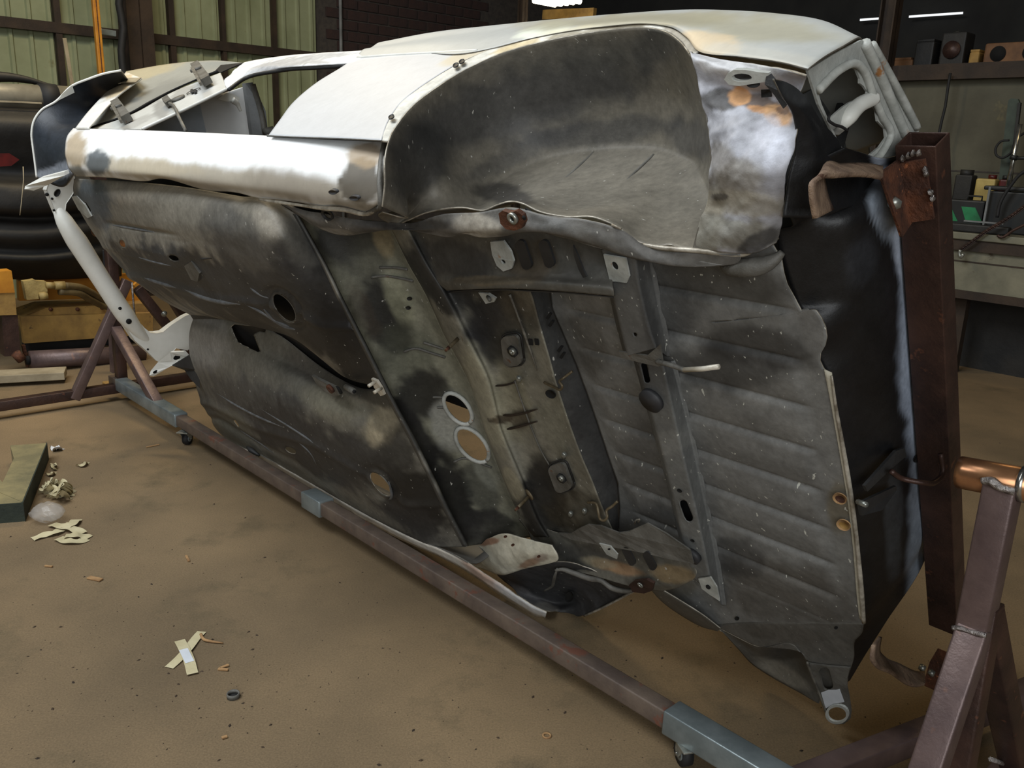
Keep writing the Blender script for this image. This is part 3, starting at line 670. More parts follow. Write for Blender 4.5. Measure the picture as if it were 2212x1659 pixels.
def caster(a, c, spin=0.0):
    ax = nrm(AX*math.cos(spin)+CX*math.sin(spin)); sd = np.cross(ZU, ax)
    p = S3(a, c, 0); r = 0.034
    hub = p+ax*0.02
    f = mesh_obj('caster', *box_geo(p+ZU*0.076, ax, sd, ZU, 0.07, 0.06, 0.006, 0.002), M_zinc, rig, False)
    mesh_obj('wheel', *join([disc_geo(hub+ZU*r-sd*0.013, sd, r, 0.026, 24)]), M_black_rub, f)
    mesh_obj('wheel_rim', *disc_geo(hub+ZU*r-sd*0.0145, sd, r*0.55, 0.029, 20, 0.008), M_galv, f)
    for s in (-1, 1):
        V, F = poly_geo([p+sd*0.018*s+ZU*0.075-ax*0.022, p+sd*0.018*s+ZU*0.075+ax*0.03, hub+sd*0.018*s+ZU*(r+0.008)+ax*0.01, hub+sd*0.018*s+ZU*(r-0.008), hub+sd*0.018*s+ZU*r-ax*0.012], sd*0.003*s)
        mesh_obj('fork', V, F, M_zinc, f, False)
    mesh_obj('axle', *tube_geo([hub+ZU*r-sd*0.024, hub+ZU*r+sd*0.024], 0.005, 8), M_steel, f)
    return f
for (x, y, sp) in ((1474, 1630, 0.5), (398, 947, 0.9)):
    q = gp(x, y, 0.034); dq = q-S3(0, 0, 0); caster(float(dq @ AX)-0.015, float(dq @ CX), sp)
# cross beams, left and right
AL = 4.11
mesh_obj('cross_beam', *sbox(AL-0.03, AL+0.03, -1.35, 0.95, 0.05, 0.105, 0.004), M_tubedk, rig)
for c in (-1.28, 0.88): caster(AL, c, 0.2)
q0, q1 = gp(1752, 1661, 0.10), gp(1987, 1569, 0.10)
d = nrm(q1-q0); mesh_obj('cross_beam', *bar_geo(q0-d*0.05-ZU*0.03, q1+d*0.55-ZU*0.03, 0.06, 0.06, ZU, 0.004), M_tube, rig)
# left stand
def post(a, c, z0, z1, w=0.055, mat=M_tube, name='post'): return mesh_obj(name, *sbox(a-w/2, a+w/2, c-w/2, c+w/2, z0, z1, 0.005), mat, rig)
post(AL, 0.02, 0.10, 1.0, 0.058, M_tubedk)
mesh_obj('brace', *bar_geo(pt((160, 862, 'A', AL-0.01)), pt((275, 605, 'A', AL-0.01)), 0.055, 0.055, AX, 0.005), M_tube, rig)
mesh_obj('brace', *bar_geo(S3(AL-0.04, 0.0, 0.44), pt((345, 880, 'C', 0.0)), 0.055, 0.055, CX, 0.005), M_tube, rig)
mesh_obj('brace', *bar_geo(pt((296, 622, 'A', AL)), pt((430, 790, 'A', AL)), 0.055, 0.055, AX, 0.005), M_tubedk, rig)
mesh_obj('weld', *tube_geo([pt((293, 700, 'A', AL-0.035)), pt((287, 640, 'A', AL-0.035)), pt((285, 610, 'A', AL-0.035))], 0.006, 6), M_weld, rig)
mesh_obj('pivot_tube', *tube_geo([C3(3.55, 0, 0.02), C3(4.25, 0, 0.0)], 0.035, 16), M_copper, rig)
hb = mesh_obj('head_bar', *bar_geo(C3(3.60, 0.5, 0.0), C3(3.60, -0.5, 0.0), 0.07, 0.06, AX, 0.006), M_tubedk, rig)
mesh_obj('bolt', *disc_geo(pt((356, 676, 'A', 3.56)), -AX+NX, 0.014, 0.02, 8), M_zinc, hb)
# right stand: upright, pair of splayed legs, copper-tinted pivot tube
AP0, AP1 = -0.632, -0.687
ap = (AP0+AP1)/2
V, F = box_geo(S3(ap, -0.0075, 0.84), AX, CX, ZU, 0.056, 0.056, 0.31, 0.005); mesh_obj('post', V, F, M_tube, rig)
lw, lt = 0.056, 0.056
leg0 = S3(ap-0.002, -0.0075, 0.70); leg1 = pt((2006, 1659, 'A', -0.66))
leg1 = leg0+(leg1-leg0)*1.9 if leg1[2] > 0.3 else leg1
dd = (leg1-leg0); leg1 = leg0+dd*((0.14-leg0[2])/dd[2])
mesh_obj('leg', *bar_geo(leg0-nrm(dd)*0.0, leg1, 0.056, 0.056, AX, 0.005), M_tube, rig)
wl = [pt((x, y, 'A', -0.62)) for x, y in ()]
V, F = tube_geo([S3(AP0+0.002, -0.037, 0.692), S3(-0.645, -0.038, 0.698), S3(-0.66, -0.038, 0.699), S3(-0.675, -0.038, 0.701), S3(AP1-0.002, -0.037, 0.703)], [0.005, 0.006, 0.0045, 0.006, 0.005], 6, True, 16); mesh_obj('weld', V, F, M_weld, rig)
mesh_obj('leg', *bar_geo(S3(ap-0.003, 0.02, 0.74), S3(ap-0.02, 0.02, 0.12), 0.054, 0.054, AX, 0.005), M_tubedk, rig)  # post carried down in the darker tube to paint in its shadow
mesh_obj('leg', *bar_geo(S3(ap-0.003, 0.02, 0.72), S3(ap-0.02, 0.50, 0.10), 0.056, 0.056, AX, 0.005), M_tubedk, rig)
mesh_obj('weld', *tube_geo([pt((2140, 1640, 'A', -0.66)), pt((2185, 1655, 'A', -0.66))], 0.006, 6), M_weld, rig)
for c in (-0.62, 0.55): caster(ap, c, 0.3)
mesh_obj('cross_beam', *sbox(ap-0.03, ap+0.03, -0.70, 0.62, 0.08, 0.135, 0.004), M_tube, rig)
pv0, pv1 = C3(-0.505, 0.0, 0.0), C3(-0.95, 0.0, 0.0)
pv0 = pt((2085, 1022, 'C', 0.0)); pv1 = pt((2212, 1046, 'C', 0.0)); pv1 = pv0+(pv1-pv0)*1.6
mesh_obj('pivot_tube', *tube_geo([pv0-(pv1-pv0)*0.06, pv0+(pv1-pv0)*0.02, pv1], 0.031, 20), M_copper, rig)
mesh_obj('weld', *tube_geo([S3(AP0, -0.036, 0.995), S3(-0.645, -0.038, 1.0), S3(-0.665, -0.04, 0.994), S3(AP1, -0.036, 0.992)], [0.007, 0.009, 0.007, 0.008], 6, True, 16), M_weld, rig)
mesh_obj('collar', *tube_geo([pv0+(pv1-pv0)*0.60, pv0+(pv1-pv0)*0.66], 0.034, 18), M_steel, rig)
# rotating head: open-ended box bar across the tail, brackets to the bumper irons
a0, a1, n0, n1 = -0.43, -0.50, -0.135, -0.19
lt_, lb_ = 0.588, -0.72
def hollow_bar():
    ac, nc = (a0+a1)/2, (n0+n1)/2; ha, hn, w = abs(a1-a0)/2, abs(n1-n0)/2, 0.004
    V, F = [], []
    for l in (lt_, lb_):
        for ia, in_ in ((ha, hn), (ha-w, hn-w)):
            for sa, sn in ((1, 1), (-1, 1), (-1, -1), (1, -1)): V.append(C3(ac+sa*ia, l, nc+sn*in_))
    for i in range(4):
        j = (i+1) % 4
        F += [(i, j, 8+j, 8+i), (4+i, 12+i, 12+j, 4+j), (i, 4+i, 4+j, j), (8+i, 8+j, 12+j, 12+i)]
    return np.array(V), F
hb2 = mesh_obj('head_bar', *hollow_bar(), M_tubedk, rig, False)
m_ = hb2.modifiers.new('soft', 'BEVEL'); m_.width = 0.003; m_.segments = 2
def PN(x, y, n): return pt((x, y, n))
# upper bracket: rusty U-iron, angle plate and gusset
nf = -0.128
br = mesh_obj('bracket', *poly_geo([PN(1945, 350, nf), PN(2000, 342, nf), PN(2020, 470, nf), PN(1966, 478, nf)], NX*0.006), M_rust, rig, False)
mesh_obj('angle_plate', *poly_geo([PN(1896, 375, -0.05), PN(1937, 345, nf), PN(1964, 480, nf), PN(1943, 511, -0.05)], -AX*0.006+NX*0.002), M_rust, br, False)
mesh_obj('bolt', *disc_geo(PN(1930, 436, -0.075), nrm(NX-AX*0.9), 0.011, 0.012, 6), M_zinc, br)
rw = random.Random(5)
for (x, y) in ((1950, 342), (1962, 336), (1972, 331), (1984, 330), (1998, 366), (2000, 374), (2010, 415), (2014, 428)):
    mesh_obj('weld', *tube_geo([PN(x-4, y+2, nf+0.008), PN(x, y, nf+0.013), PN(x+4, y+rw.uniform(-2, 4), nf+0.008)], [0.003, 0.007, 0.003], 6), M_weld, br)
# U iron: strap from the angle plate out over the bumper mount and turned down
def strap(pts, w, th, mat, name, parent, wd):
    P = spline(pts, 36); V, F = [], []
    T = np.gradient(P, axis=0)
    for i in range(len(P)):
        nn = nrm(np.cross(T[i], wd)); 
        for s, u in ((-1, -1), (1, -1), (1, 1), (-1, 1)): V.append(P[i]+wd*w/2*s+nn*th/2*u)
    n = len(P)
    for i in range(n-1):
        for k in range(4): F.append((i*4+k, i*4+(k+1) % 4, (i+1)*4+(k+1) % 4, (i+1)*4+k))
    F += [(0, 1, 2, 3), tuple((n-1)*4+k for k in (3, 2, 1, 0))]
    return mesh_obj(name, np.array(V), F, mat, parent)
def iron_geo(edge_in, edge_out, th):
    return None
wd = nrm(NX*-0.9-AX*0.15)
V1 = [pt((1905, 385, 'A', -0.478)), pt((1880, 380, 'A', -0.478)), pt((1800, 381, 'A', -0.478)), pt((1765, 386, 'A', -0.478)), pt((1752, 398, 'A', -0.478)), pt((1752, 420, 'A', -0.478)), pt((1760, 472, 'A', -0.478))]
V2 = [pt((1905, 362, 'A', -0.44)), pt((1880, 357, 'A', -0.44)), pt((1815, 357, 'A', -0.44)), pt((1782, 360, 'A', -0.44)), pt((1778, 372, 'A', -0.44)), pt((1782, 410, 'A', -0.44)), pt((1797, 454, 'A', -0.44))]
G = loft([V1, V2], 44, 6); G = np.concatenate([G], 0)
o = mesh_obj('bumper_iron', G.reshape(-1, 3), [(j*44+i, j*44+i+1, (j+1)*44+i+1, (j+1)*44+i) for j in range(5) for i in range(43)], M_iron, rig); solidify(o, 0.007, None, 0.0)
# lower bracket
V1 = [pt((1886, 1395, 'A', -0.478)), pt((1882, 1420, 'A', -0.478)), pt((1890, 1436, 'A', -0.478)), pt((1920, 1452, 'A', -0.478)), pt((1985, 1482, 'A', -0.478)), pt((1998, 1478, 'A', -0.478))]
V2 = [pt((1902, 1375, 'A', -0.44)), pt((1898, 1402, 'A', -0.44)), pt((1908, 1418, 'A', -0.44)), pt((1940, 1434, 'A', -0.44)), pt((1985, 1452, 'A', -0.44)), pt((1996, 1452, 'A', -0.44))]
G = loft([V1, V2], 44, 6)
o = mesh_obj('bumper_iron', G.reshape(-1, 3), [(j*44+i, j*44+i+1, (j+1)*44+i+1, (j+1)*44+i) for j in range(5) for i in range(43)], M_iron, rig); solidify(o, 0.007, None, 0.0)
br2 = mesh_obj('bracket', *poly_geo([PN(2026, 1400, -0.15), PN(2030, 1408, -0.15), PN(2004, 1460, -0.13), PN(1998, 1482, -0.12), PN(1994, 1478, -0.12), PN(2008, 1430, -0.14)], -AX*0.03), M_rust, rig, False)
for x, y in ((1994, 1439), (2014, 1450)): mesh_obj('bolt', *disc_geo(PN(x, y, -0.10), NX, 0.009, 0.012, 6), M_zinc, br2)

# ------------------------------------------------------------------ the car shell, underside towards the camera
car = thing('car_body_shell', C3(1.5, -0.78, 0.2), 'stripped car body shell turned on its side showing its scorched underside', 'car body')
def sheet(name, rows, nu, nv, mat, base, blobs=(), parent=None, smooth=True, smooth_v=True, face=NX, **kw):
    G = loft(rows, nu, nv, smooth, smooth_v)
    if not outward(G, face): G = G[:, ::-1]
    return grid_sheet(name, G, mat, parent or car, base, blobs, **kw)
def part(name, geo, mat, parent=None, smooth=True, label=None):
    o = mesh_obj(name, *geo, mat, parent or car, smooth)
    if label: o['label'] = label
    return o
BLK, DK, MID = (34, 35, 37), (52, 53, 54), (84, 84, 82)
BARE, TAN, PALE = (150, 142, 126), (150, 132, 108), (196, 194, 186)
WHT = (236, 237, 236)

# ---- sill (near, upper side)
sill_rows = [
    [(158, 277, 0.20), (300, 281, 0.20), (450, 287, 0.20), (600, 294, 0.20), (740, 299, 0.20), (832, 302, 0.205)],
    [(146, 292, 0.25), (290, 300, 0.25), (450, 306, 0.25), (600, 314, 0.25), (740, 320, 0.25), (830, 326, 0.255)],
    [(141, 315, 0.30), (290, 326, 0.30), (450, 332, 0.30), (600, 340, 0.30), (735, 347, 0.30), (828, 352, 0.305)],
    [(142, 342, 0.34), (290, 352, 0.34), (450, 360, 0.34), (600, 372, 0.34), (730, 385, 0.34), (826, 392, 0.34)],
    [(150, 366, 0.355), (290, 374, 0.36), (450, 392, 0.36), (600, 408, 0.36), (725, 425, 0.36), (824, 428, 0.36)],
    [(165, 381, 0.35), (240, 384, 0.35), (318, 391, 0.345), (345, 386, 0.345), (452, 412, 0.345), (520, 418, 0.345), (556, 428, 0.34), (600, 432, 0.34), (660, 440, 0.34), (700, 448, 0.335), (722, 445, 0.335), (755, 452, 0.335), (790, 461, 0.33), (812, 452, 0.33), (823, 440, 0.33)]]
sill = sheet('sill', sill_rows, 130, 48, M_white, WHT, [
    (520, 392, 330, 26, 6, (176, 166, 146), 0.85, 0.7), (300, 362, 120, 18, 4, (196, 184, 160), 0.7, 0.7), (165, 330, 22, 45, 0, (172, 152, 120), 0.85, 0.8), (210, 352, 26, 26, 60, (80, 88, 94), 0.9, 0.5), (165, 372, 25, 14, 10, (110, 112, 108), 0.8, 0.5),
    (640, 400, 120, 30, 8, (150, 142, 130), 0.7, 0.7), (778, 395, 46, 55, 0, (96, 90, 80), 0.96, 0.2), (785, 335, 38, 26, 0, (166, 146, 118), 0.85, 0.4), (770, 445, 60, 12, 8, (150, 144, 132), 0.8, 0.4), (420, 402, 90, 8, 8, (140, 132, 120), 0.6, 0.8)],
    thick=0.003, rim=M_rim, grain=0.04, face=LX+NX)
part('sill_end_bead', tube_geo([(832, 302, 0.21), (826, 330, 0.265), (822, 360, 0.315), (820, 400, 0.352), (822, 430, 0.366), (812, 452, 0.34), (795, 461, 0.335)], 0.006, 8, True, 40), M_greymid, sill)
for x, y, r in ((724, 412, 9), (770, 425, 10)): part('sill_bung', poly_geo([(a, b, 0.362) for a, b in ell(x, y, r, 5, 8, 12)], NX*0.008), M_plug, sill)
part('sill_seam', tube_geo([(578, 293, 0.204), (700, 300, 0.206), (826, 304, 0.212)], 0.0035, 6, True, 20), M_greymid, sill)
part('sill_edge_strip', tube_geo([(560, 431, 0.35), (640, 442, 0.35), (700, 450, 0.345), (750, 454, 0.345), (790, 463, 0.34), (815, 452, 0.34)], [0.003, 0.005, 0.004, 0.006, 0.006, 0.004], 6, True, 40), M_rim, sill)
# far sill, low over the beam: flange strip and the skin under it
fl = [(528, 969, 0.335), (560, 982, 0.335), (620, 1014, 0.335), (700, 1060, 0.335), (800, 1117, 0.335), (900, 1166, 0.335), (965, 1192, 0.33), (1010, 1216, 0.33), (1060, 1248, 0.33), (1110, 1282, 0.33), (1150, 1308, 0.33), (1182, 1322, 0.325)]
fl2 = [(530, 982, 0.33), (560, 994, 0.33), (616, 1026, 0.33), (695, 1072, 0.33), (794, 1129, 0.33), (893, 1179, 0.33), (958, 1207, 0.325), (1002, 1233, 0.325), (1052, 1266, 0.325), (1102, 1300, 0.325), (1144, 1326, 0.32), (1178, 1334, 0.32)]
sheet('sill_flange', [fl, fl2], 120, 4, M_burnt, (224, 218, 206), [(1050, 1245, 60, 12, 35, (176, 140, 120), 0.7), (1130, 1300, 60, 14, 32, (206, 206, 206), 0.8), (700, 1065, 200, 8, 28, (170, 166, 156), 0.6)], thick=0.003, rim=M_rim, rough=0.012)
fc = [carc(pt(p)) for p in fl[:8]]
rows = [[C3(a, l, n) for a, l, n in fc], [C3(a, l-0.035, n-0.03) for a, l, n in fc], [C3(a, l-0.05, n-0.09) for a, l, n in fc], [C3(a, l-0.045, n-0.16) for a, l, n in fc]]
sheet('sill', rows, 60, 10, M_white, (96, 94, 90), thick=0.003, face=-LX, grain=0.08)

# ---- rear quarter, arch lip and haunch
ARCH = [(824, 446, 'L', 0.68), (829, 400, 'L', 0.72), (829, 350, 'L', 0.755), (838, 305, 'L', 0.775), (862, 262, 'L', 0.78), (898, 222, 'L', 0.78), (945, 187, 'L', 0.78), (1010, 147, 'L', 0.78), (1090, 112, 'L', 0.78), (1160, 92, 'L', 0.78), (1230, 77, 'L', 0.78), (1310, 64, 'L', 0.78), (1380, 58, 'L', 0.78), (1430, 64, 'L', 0.78), (1468, 86, 'L', 0.78), (1494, 118, 'L', 0.78)]
lip_o = [(812, 452, 'L', 0.69), (812, 400, 'L', 0.735), (814, 350, 'L', 0.765), (822, 303, 'L', 0.782), (842, 255, 'L', 0.785), (872, 216, 'L', 0.785), (918, 182, 'L', 0.785), (990, 138, 'L', 0.785), (1065, 104, 'L', 0.785), (1140, 84, 'L', 0.785), (1220, 68, 'L', 0.785), (1305, 57, 'L', 0.785), (1385, 51, 'L', 0.785), (1442, 57, 'L', 0.785), (1482, 80, 'L', 0.785), (1510, 112, 'L', 0.785)]
sheet('arch_lip', [lip_o[3:], ARCH[3:]], 140, 6, M_burnt, (226, 224, 214), [(1300, 66, 140, 8, -8, (150, 140, 116), 0.8, 0.5), (1120, 100, 60, 10, -18, (206, 186, 140), 0.8, 0.5), (1470, 80, 40, 14, 40, (120, 110, 92), 0.7, 0.5)], thick=0.004, rim=M_rim, rough=0.006, face=LX, grain=0.2, k=22)
qrows = [
    [(580, 292, 'L', 0.752), (640, 295, 'L', 0.756), (730, 298, 'L', 0.768), (824, 303, 'L', 0.782)],
    [(602, 262, 'L', 0.752), (660, 260, 'L', 0.757), (750, 258, 'L', 0.769), (840, 259, 'L', 0.784)],
    [(637, 217, 'L', 0.752), (690, 210, 'L', 0.758), (780, 206, 'L', 0.770), (877, 212, 'L', 0.784)],
    [(687, 176, 'L', 0.75), (740, 170, 'L', 0.758), (830, 166, 'L', 0.770), (932, 172, 'L', 0.784)],
    [(742, 142, 'L', 0.745), (800, 136, 'L', 0.754), (890, 133, 'L', 0.768), (1000, 132, 'L', 0.784)],
    [(770, 120, 'L', 0.740), (830, 117, 'L', 0.750), (930, 112, 'L', 0.765), (1062, 105, 'L', 0.785)]]
quarter = sheet('quarter_panel', qrows, 60, 50, M_white, (200, 202, 204), [(860, 150, 120, 30, 0, (205, 206, 208), 0.5), (1010, 118, 60, 14, -20, (206, 190, 150), 0.6)], thick=0.0025, rim=M_rimdk, face=LX, grain=0.02)
for x, y in ((846, 254), (998, 134), (985, 142)): part('stud_hole', poly_geo([(a, b, 'L', 0.790) for a, b in ell(x, y, 7, 4, -30, 10)], LX*0.003), M_dark, quarter)
part('swage_line', tube_geo([(772, 124, 'L', 0.745), (860, 118, 'L', 0.757), (960, 113, 'L', 0.772), (1030, 109, 'L', 0.785)], 0.004, 6, True, 30), M_wht, quarter)
hrows = [
    [(770, 122, 'L', 0.742), (900, 114, 'L', 0.762), (1062, 104, 'L', 0.787), (1140, 84, 'L', 0.787), (1220, 68, 'L', 0.787), (1305, 57, 'L', 0.787), (1385, 51, 'L', 0.787), (1442, 57, 'L', 0.787), (1482, 80, 'L', 0.790), (1512, 112, 'L', 0.795), (1600, 122, 'L', 0.81), (1690, 134, 'L', 0.82), (1745, 148, 'L', 0.825)],
    [(786, 106, 'L', 0.735), (900, 96, 'L', 0.76), (1060, 82, 'L', 0.78), (1200, 62, 'L', 0.79), (1320, 48, 'L', 0.79), (1420, 45, 'L', 0.79), (1500, 64, 'L', 0.80), (1560, 84, 'L', 0.81), (1650, 95, 'L', 0.815), (1780, 122, 'L', 0.815)],
    [(800, 103, 'L', 0.72), (920, 84, 'L', 0.74), (1060, 66, 'L', 0.755), (1200, 51, 'L', 0.765), (1340, 38, 'L', 0.77), (1450, 34, 'L', 0.775), (1540, 45, 'L', 0.785), (1640, 56, 'L', 0.795), (1740, 70, 'L', 0.80), (1822, 98, 'L', 0.80)],
    [(830, 91, 'L', 0.70), (940, 70, 'L', 0.72), (1070, 55, 'L', 0.735), (1200, 42, 'L', 0.745), (1340, 30, 'L', 0.75), (1480, 21, 'L', 0.755), (1580, 22, 'L', 0.765), (1670, 28, 'L', 0.775), (1770, 42, 'L', 0.78), (1858, 80, 'L', 0.782)]]
Hs = [carc(pt(p)) for p in hrows[-1]]
ha_ = [0.10*max(0.0, (0.1-a)/0.5) for a, l, n in Hs]
hrows.append([C3(a+0.5*e, l-0.075, n-0.09) for (a, l, n), e in zip(Hs, ha_)]); hrows.append([C3(a+e, l-0.20, n-0.18) for (a, l, n), e in zip(Hs, ha_)]); hrows.append([C3(a+1.3*e, l-0.38, n-0.25) for (a, l, n), e in zip(Hs, ha_)])
haunch = sheet('haunch', hrows, 120, 60, M_white, (186, 188, 184), [(1180, 66, 60, 12, -10, (232, 236, 220), 0.9, 0.5), (1420, 44, 260, 16, -2, (168, 160, 132), 0.75, 0.8), (1640, 62, 160, 26, 6, (178, 172, 146), 0.7, 0.8), (1520, 92, 66, 26, 6, (220, 200, 166), 0.85, 0.3), (1240, 70, 70, 12, -10, (214, 206, 176), 0.7), (1650, 120, 130, 16, 8, (200, 198, 188), 0.6)], thick=0.003, rim=M_rimdk, face=LX, grain=0.03)

# ---- wheel tub
lip = [carc(pt(p)) for p in ARCH]
ca_, cn_ = 0.15, 0.15
tub_b = [(826, 456, 0.30), (820, 468, 0.27), (835, 478, 0.25), (852, 485, 0.235), (880, 478, 0.23), (915, 463, 0.225), (950, 454, 0.22), (1000, 450, 0.215), (1045, 456, 0.21), (1075, 444, 0.205), (1100, 437, 0.20), (1130, 442, 0.20), (1160, 457, 0.195), (1220, 470, 0.185), (1290, 473, 0.175), (1330, 490, 0.165), (1370, 520, 0.155), (1400, 532, 0.15), (1500, 540, 0.135), (1600, 546, 0.12)]
S_l = spline(ARCH, 120); S_b = spline(tub_b, 120)
al, ll, nl = carc(S_l); ab, lb, nb = carc(S_b)
G = []
for k_, t_ in enumerate(np.linspace(0, 1, 70)):
    # roof of the tub runs inwards as a drum round the wheel, then a fillet, then the inner wall back to the rail
    if t_ < 0.5:
        s = t_/0.5; l = ll+(0.53-ll)*s; g = 1+0.06*math.sin(math.pi*min(1, s*1.2)*0.5)
        a_ = ca_+(al-ca_)*g; n_ = cn_+(nl-cn_)*g
        fil = max(0, (s-0.6)/0.4)**2; l = l-0.03*fil; a_ = a_-(a_-ca_)*0.10*fil; n_ = n_-(n_-cn_)*0.10*fil
    else:
        s = (t_-0.5)/0.5
        a0_, n0_ = ca_+(al-ca_)*1.06*0.90, cn_+(nl-cn_)*1.06*0.90
        a_ = a0_+(ab-a0_)*s; n_ = n0_+(nb-n0_)*s; l = 0.50+(lb-0.50)*s**2-0.012*math.sin(math.pi*s)
    wb = np.clip((nl+0.02)/0.22, 0, 1); wb = wb*wb*(3-2*wb)
    a2, l2, n2 = al+(ab-al)*t_, ll+(lb-ll)*t_-0.05*math.sin(math.pi*t_), nl+(nb-nl)*t_-0.05*math.sin(math.pi*t_)
    a_ = a_*(1-wb)+a2*wb; l = l*(1-wb)+l2*wb; n_ = n_*(1-wb)+n2*wb
    G.append(OX+np.outer(a_, AX)+np.outer(np.broadcast_to(l, a_.shape), LX)+np.outer(n_, NX))
G = np.array(G)
def tub_ridge(a, l, n, px):
    r = np.hypot(a-ca_, n-cn_); inner = np.clip((0.54-l)/0.03, 0, 1)
    return -inner*0.014*np.exp(-((r-0.27)/0.02)**2)-inner*0.010*np.exp(-((r-0.36)/0.016)**2)
tub = grid_sheet('wheel_tub', G, M_under, car, (112, 107, 96), [(1150, 210, 330, 70, -18, (66, 66, 66), 0.8, 0.8), (900, 350, 60, 90, 20, (52, 52, 52), 0.85, 0.7), (1330, 110, 240, 40, -6, (84, 83, 78), 0.6, 0.8), (1300, 285, 190, 26, -8, (64, 64, 64), 0.65, 0.6), (1500, 300, 60, 40, 10, (70, 70, 70), 0.6, 0.6), (1080, 420, 60, 22, 10, (50, 48, 46), 0.8, 0.5), (1130, 330, 140, 20, -25, (62, 62, 62), 0.5, 0.6), (1470, 160, 40, 70, 20, (104, 98, 84), 0.5)], thick=0.003, rim=M_rim, deform=tub_ridge, grain=0.12)  # wide dark blobs under the lip paint in its shadow; the rest is mottling
part('tub_grommet', disc_geo(pt((939, 296, 'L', 0.60)), nrm(LX*0.4+NX), 0.024, 0.012, 20, 0.010), M_plug, tub)
part('tub_plug', disc_geo(pt((845, 360, 'L', 0.70)), nrm(LX*0.2+NX-AX*0.8), 0.026, 0.004, 20), M_black_rub, tub)
part('tub_bead', tube_geo([(880, 365, 'L', 0.66), (920, 338, 'L', 0.63), (980, 306, 'L', 0.60), (1040, 278, 'L', 0.585), (1100, 250, 'L', 0.57)], [0.002, 0.005, 0.005, 0.004, 0.002], 6, True, 30), M_dark, tub)
for pp in ([(1210, 398, 0), (1250, 360, 0), (1292, 322, 0)], [(1340, 405, 0), (1380, 365, 0), (1412, 335, 0)]):
    part('tub_bead', tube_geo([(x, y, 'L', 0.499) for x, y, _ in pp], 0.004, 6, True, 12), M_greymid, tub)
# rear, scorched part of the tub / lower rear quarter
brows = [
    [(1490, 112, 'L', 0.795), (1560, 128, 'L', 0.80), (1640, 140, 'L', 0.81), (1700, 152, 'L', 0.815), (1742, 165, 'L', 0.82)],
    [(1500, 135, 0.02), (1560, 150, 0.03), (1620, 162, 0.045), (1690, 180, 0.06), (1735, 185, 0.06)],
    [(1512, 185, 0.02), (1570, 190, 0.02), (1620, 200, 0.025), (1670, 215, 0.04), (1712, 235, 0.07)],
    [(1522, 235, 0.04), (1575, 235, 0.06), (1620, 240, 0.075), (1670, 250, 0.085), (1716, 268, 0.095)],
    [(1532, 300, 0.07), (1580, 300, 0.10), (1630, 305, 0.115), (1680, 310, 0.115), (1718, 318, 0.11)],
    [(1538, 370, 0.10), (1590, 375, 0.13), (1640, 380, 0.14), (1680, 385, 0.13), (1705, 390, 0.12)],
    [(1530, 430, 0.11), (1590, 440, 0.135), (1640, 445, 0.145), (1670, 450, 0.135), (1692, 460, 0.12)],
    [(1505, 500, 0.125), (1560, 505, 0.14), (1620, 510, 0.14), (1660, 505, 0.13), (1684, 500, 0.115)],
    [(1495, 540, 0.135), (1550, 544, 0.135), (1600, 548, 0.13), (1640, 545, 0.125), (1678, 525, 0.105)]]
burnt = sheet('scorched_rear_quarter', brows, 80, 100, M_burnt, (176, 178, 186), [
    (1600, 145, 120, 26, 8, (206, 206, 206), 0.8, 0.5), (1560, 212, 55, 24, 0, (70, 68, 66), 0.9, 0.4), (1640, 222, 60, 18, 10, (96, 80, 68), 0.9, 0.4), (1598, 208, 26, 22, 0, (206, 158, 112), 0.95, 0.3), (1640, 236, 30, 8, 10, (200, 150, 104), 0.9, 0.35), (1678, 246, 34, 22, 30, (206, 162, 116), 0.9, 0.35), (1690, 238, 14, 8, 20, (110, 86, 72), 0.8, 0.4),
    (1590, 400, 50, 60, 30, (150, 146, 138), 0.8, 0.6), (1560, 350, 30, 40, 0, (130, 126, 120), 0.7, 0.6), (1518, 470, 46, 95, 18, (116, 111, 100), 0.95, 0.6), (1500, 530, 60, 24, 5, (116, 111, 100), 0.9, 0.5), (1600, 440, 90, 30, 4, (166, 160, 144), 0.7, 0.5), (1580, 505, 110, 36, 4, (140, 138, 128), 0.9, 0.5), (1640, 520, 50, 20, -30, (62, 62, 64), 0.85, 0.5), (1555, 425, 18, 8, 0, (70, 66, 62), 0.8, 0.5), (1660, 290, 30, 40, 0, (206, 208, 218), 0.7), (1680, 330, 26, 40, 20, (214, 218, 230), 0.7)],
    thick=0.003, rim=M_rim, rough=0.045, face=NX+LX, grain=0.22, k=16)
part('rear_bulge', tube_geo([(1680, 515, 0.10), (1665, 512, 0.115), (1640, 530, 0.12), (1610, 548, 0.125), (1560, 547, 0.13), (1500, 541, 0.14), (1420, 534, 0.152), (1390, 528, 0.156)], [0.003, 0.004, 0.005, 0.006, 0.005, 0.005, 0.005, 0.003], 6, True, 60), M_rim, burnt)
# towing-eye ring bracket
ring = poly_geo([(x, y, 0.085) for x, y in ((1564, 172), (1572, 158), (1586, 151), (1610, 151), (1640, 156), (1660, 158), (1662, 176), (1646, 178), (1622, 182), (1596, 186), (1574, 183))], -NX*0.008, [[(x, y, 0.085) for x, y in ell(1602, 168, 22, 9, 0, 16)]])
part('ring_bracket', ring, M_paleplate, smooth=False)
part('ring_shadow_hole', poly_geo([(x, y, 0.066) for x, y in ell(1602, 169, 24, 10, 0, 16)], -NX*0.002), M_dark, burnt)
bl_ = [pt(r[0]) for r in brows]
G2 = loft([list(G[::6, -1]), bl_], 60, 12)
grid_sheet('tub_rear_wall', G2, M_under, car, (96, 92, 84), thick=0.002)
part('bent_tab', poly_geo([(1655, 165, 0.085), (1662, 162, 0.085), (1680, 185, 0.10), (1690, 200, 0.11), (1700, 225, 0.115), (1692, 235, 0.115), (1672, 205, 0.10), (1652, 182, 0.09)], -NX*0.006), M_dark, smooth=False)
